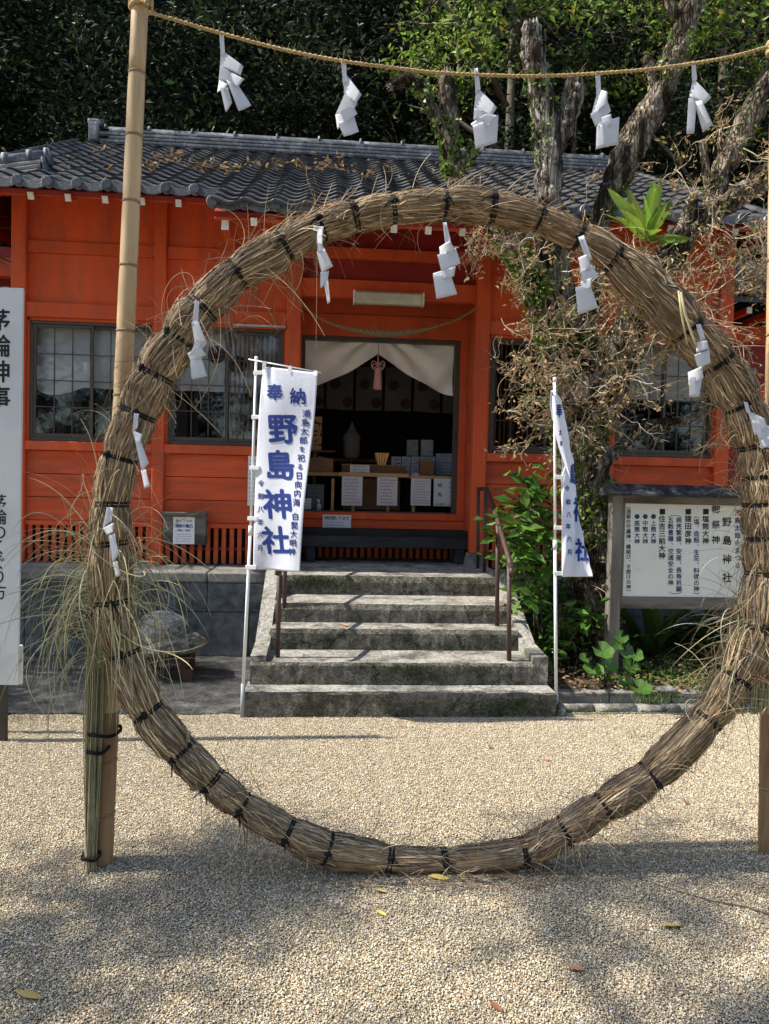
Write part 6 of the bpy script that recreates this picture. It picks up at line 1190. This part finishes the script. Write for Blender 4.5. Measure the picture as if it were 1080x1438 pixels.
# ================================================================== PALM AND FOREST
pm = thing('palm', 'dark green fan palm showing at the far left edge above the sign', 'palm', (-4.1, 7.6, 0)); mb = MB(); mb.tube([(-4.1, 7.6, 0), (-4.1, 7.6, 3.75)], .09, 10); part('trunk', mb, BARKF, pm)
PL = leaf_me('frond', FERND, 1, .07, .3, .5, 8)
for k in range(90): a = rnd.uniform(0, 6.28); e = rnd.uniform(-.3, 1); put_leaf(PL, pm, Vector((-4.1, 7.6, 3.75)), Vector((cos(a), sin(a), e)), rnd.uniform(.7, 1.05), 0, 'frond')
def crown(name, seed, n, rx, rz_, cl, leaf, mats, pr, hollow=.45):
    r = np.random.RandomState(seed); d = r.normal(size=(cl, 3)); d /= np.linalg.norm(d, axis=1)[:, None]; q = (hollow + (1 - hollow) * r.rand(cl))[:, None]; cc = d * q * np.array([rx, rx, rz_]); cs_ = r.uniform(.20, .50, cl)
    k = r.randint(0, cl, n); C = cc[k] + np.clip(r.normal(size=(n, 3)), -2, 2) * cs_[k][:, None] * np.array([1, 1, .6]) * .8; return leaf_cloud(name, C, leaf, mats, droop=.35, aspect=.40, rng=r, mi=r.choice(len(mats), n, p=pr))
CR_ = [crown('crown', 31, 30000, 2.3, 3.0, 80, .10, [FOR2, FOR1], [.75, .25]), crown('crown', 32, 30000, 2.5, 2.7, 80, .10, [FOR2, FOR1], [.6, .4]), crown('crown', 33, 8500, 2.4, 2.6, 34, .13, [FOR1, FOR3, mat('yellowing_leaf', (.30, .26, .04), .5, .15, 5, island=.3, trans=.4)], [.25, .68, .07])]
CR_.append(crown('crown', 35, 6500, 2.7, 2.6, 20, .12, [FOR1, FOR3], [.6, .4], .2))
def bgtree(x, y, zc, kind, s, label, rot, lean=0, tr=.16, group='trees on the slope behind the shrine', z0=None):
    fine = kind == 2
    z0 = (hillz(x, y) if y > 12.2 else 0) if z0 is None else z0; t = thing('forest_tree', label, 'tree', (x, y, z0), group); o = bpy.data.objects.new('crown', CR_[kind]); COL.objects.link(o); o.parent = t; o.location = (lean, 0, zc - z0); o.scale = (s, s, s); o.rotation_euler = (0, 0, rot); o['kind'] = 'stuff'
    mb = MB(); b = Vector((x, y, z0 - .2)); c = Vector((x + lean, y, zc)); mb.tube([b, b.lerp(c, .35) + Vector((.12 * sin(x), 0, 0)), b.lerp(c, .7) + Vector((.1, .1, 0)), c + Vector((0, 0, 1.2 * s))], [tr, tr * .8, tr * .55, tr * .25], 10, jit=.2); part('trunk', mb, BARKF, t)
    for k in range(6): a = rot + k * 1.1; q = b.lerp(c, .55 + .07 * k); mb = MB(); e = q + Vector((cos(a) * 1.6 * s, sin(a) * 1.6 * s, 1.0 * s)); mb.tube([q, q.lerp(e, .5) + Vector((0, 0, .15)), e], [tr * .4, tr * .25, tr * .08], 7); part('branch', mb, BARKF, t)
    if fine:
        r = np.random.RandomState(int(abs(x) * 10)); P = []; Q = []
        for k in range(170):
            st_ = np.array([x + lean, y - .3, zc - .4]) + r.normal(size=3) * np.array([.9, .8, .9]) * s; d = r.normal(size=3) * np.array([1, .6, .6]) + np.array([0, -.3, -.15]); P.append(curl(st_, d, r.uniform(.5, 1.9), 10, r.uniform(-.3, .5), r.normal(0, .9), r)); Q.append(r.uniform(.006, .018))
        V, Fq = tangle(P, Q); fobj('twigs', fastmesh('twigs', V, Fq, [BARK]), t, 'stuff')
    return t
BG = [(-9.5, 13.0, 7.2, 0, 1.35, .3, 'dark broadleaf tree at the far left behind the roof'), (-6.4, 12.6, 6.2, 1, 1.25, 1.9, 'dark bushy tree behind the left end of the ridge'), (-3.6, 13.4, 7.0, 0, 1.3, 2.7, 'tall dark tree seen left of the left bamboo pole top'), (-1.0, 12.9, 6.6, 1, 1.25, .9, 'dark tree behind the ridge between the first two streamers'), (1.5, 13.6, 6.6, 0, 1.25, 4.1, 'dark tree behind the middle of the ridge'), (4.2, 13.0, 6.4, 1, 1.25, 5.2, 'dark tree behind the dead topped trunk'), (7.0, 13.4, 6.6, 0, 1.3, 3.2, 'dark tree behind the slanting limb at right'), (10.0, 13.2, 6.8, 1, 1.35, 1.2, 'dark tree at the far right edge behind the shrine'), (-7.8, 15.5, 10.6, 1, 1.5, 2.2, 'upper dark tree high on the slope at far left'), (-4.0, 16.2, 11.6, 0, 1.5, .4, 'upper dark tree on the slope above the left pole'), (-.6, 16.0, 11.2, 1, 1.45, 3.4, 'upper dark tree on the slope left of centre'), (3.0, 16.4, 11.2, 0, 1.5, 1.4, 'upper tree on the slope behind the bright foliage'), (6.8, 16.2, 11.2, 1, 1.5, 2.9, 'upper tree on the slope to the right'), (11.0, 16.5, 11.6, 0, 1.6, 5.9, 'upper tree on the slope at the far right')]
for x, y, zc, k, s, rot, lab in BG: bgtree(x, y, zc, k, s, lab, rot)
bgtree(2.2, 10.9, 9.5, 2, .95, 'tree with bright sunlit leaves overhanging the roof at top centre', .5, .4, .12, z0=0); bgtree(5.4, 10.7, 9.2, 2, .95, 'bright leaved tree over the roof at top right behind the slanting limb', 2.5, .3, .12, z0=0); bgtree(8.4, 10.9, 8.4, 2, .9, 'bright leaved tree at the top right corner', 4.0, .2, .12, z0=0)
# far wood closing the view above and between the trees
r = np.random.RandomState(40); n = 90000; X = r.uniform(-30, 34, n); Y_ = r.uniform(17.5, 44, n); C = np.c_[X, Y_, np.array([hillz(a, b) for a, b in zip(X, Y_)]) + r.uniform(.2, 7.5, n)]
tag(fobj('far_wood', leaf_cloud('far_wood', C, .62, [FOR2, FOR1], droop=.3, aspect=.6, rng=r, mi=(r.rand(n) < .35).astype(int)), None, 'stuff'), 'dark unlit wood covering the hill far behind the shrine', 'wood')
# tall trees left of the court, just outside the picture: their shade dapples the gravel, wall and steps
GS = 'tall trees standing left of the gravel court'
bgtree(-7.6, 1.2, 8.6, 3, 1.0, 'tall tree left of the court throwing dappled shade on the near gravel', .7, 0, .22, GS, 0)
bgtree(-6.4, 1.0, 9.5, 3, 1.0, 'second tall tree left of the court, shading the right of the near gravel', 2.9, 0, .2, GS, 0)
bgtree(-6.3, 5.9, 4.6, 1, .55, 'smaller tree left of the shrine shading the asphalt by the foundation', 1.7, 0, .14, GS, 0)
bgtree(-11.5, 9.5, 11.5, 0, 1.3, 'unseen tall tree left of the shrine roof, added to darken the left wood', 2.7, 0, .25, GS, 0)  # out-of-view tree added to block sun from the left forest
GB = 'trees closing the court behind the viewer'
for i, (x, y, zc, k, sz, lab) in enumerate(((-9.5, -7.5, 6.0, 0, 1.5, 'tree behind the court, far left, mirrored darkly in the windows'), (-4.5, -9.5, 6.6, 1, 1.6, 'tree behind the court, left of centre, mirrored in the windows'), (.8, -10.5, 6.6, 0, 1.7, 'tree straight behind the court, mirrored in the windows'), (6.0, -9.5, 6.4, 1, 1.6, 'tree behind the court, right of centre, mirrored in the windows'), (11.0, -6.5, 6.2, 0, 1.5, 'tree behind the court, far right, mirrored in the windows'))): bgtree(x, y, zc, k, sz, lab, i * 1.3, 0, .22, GB, 0)
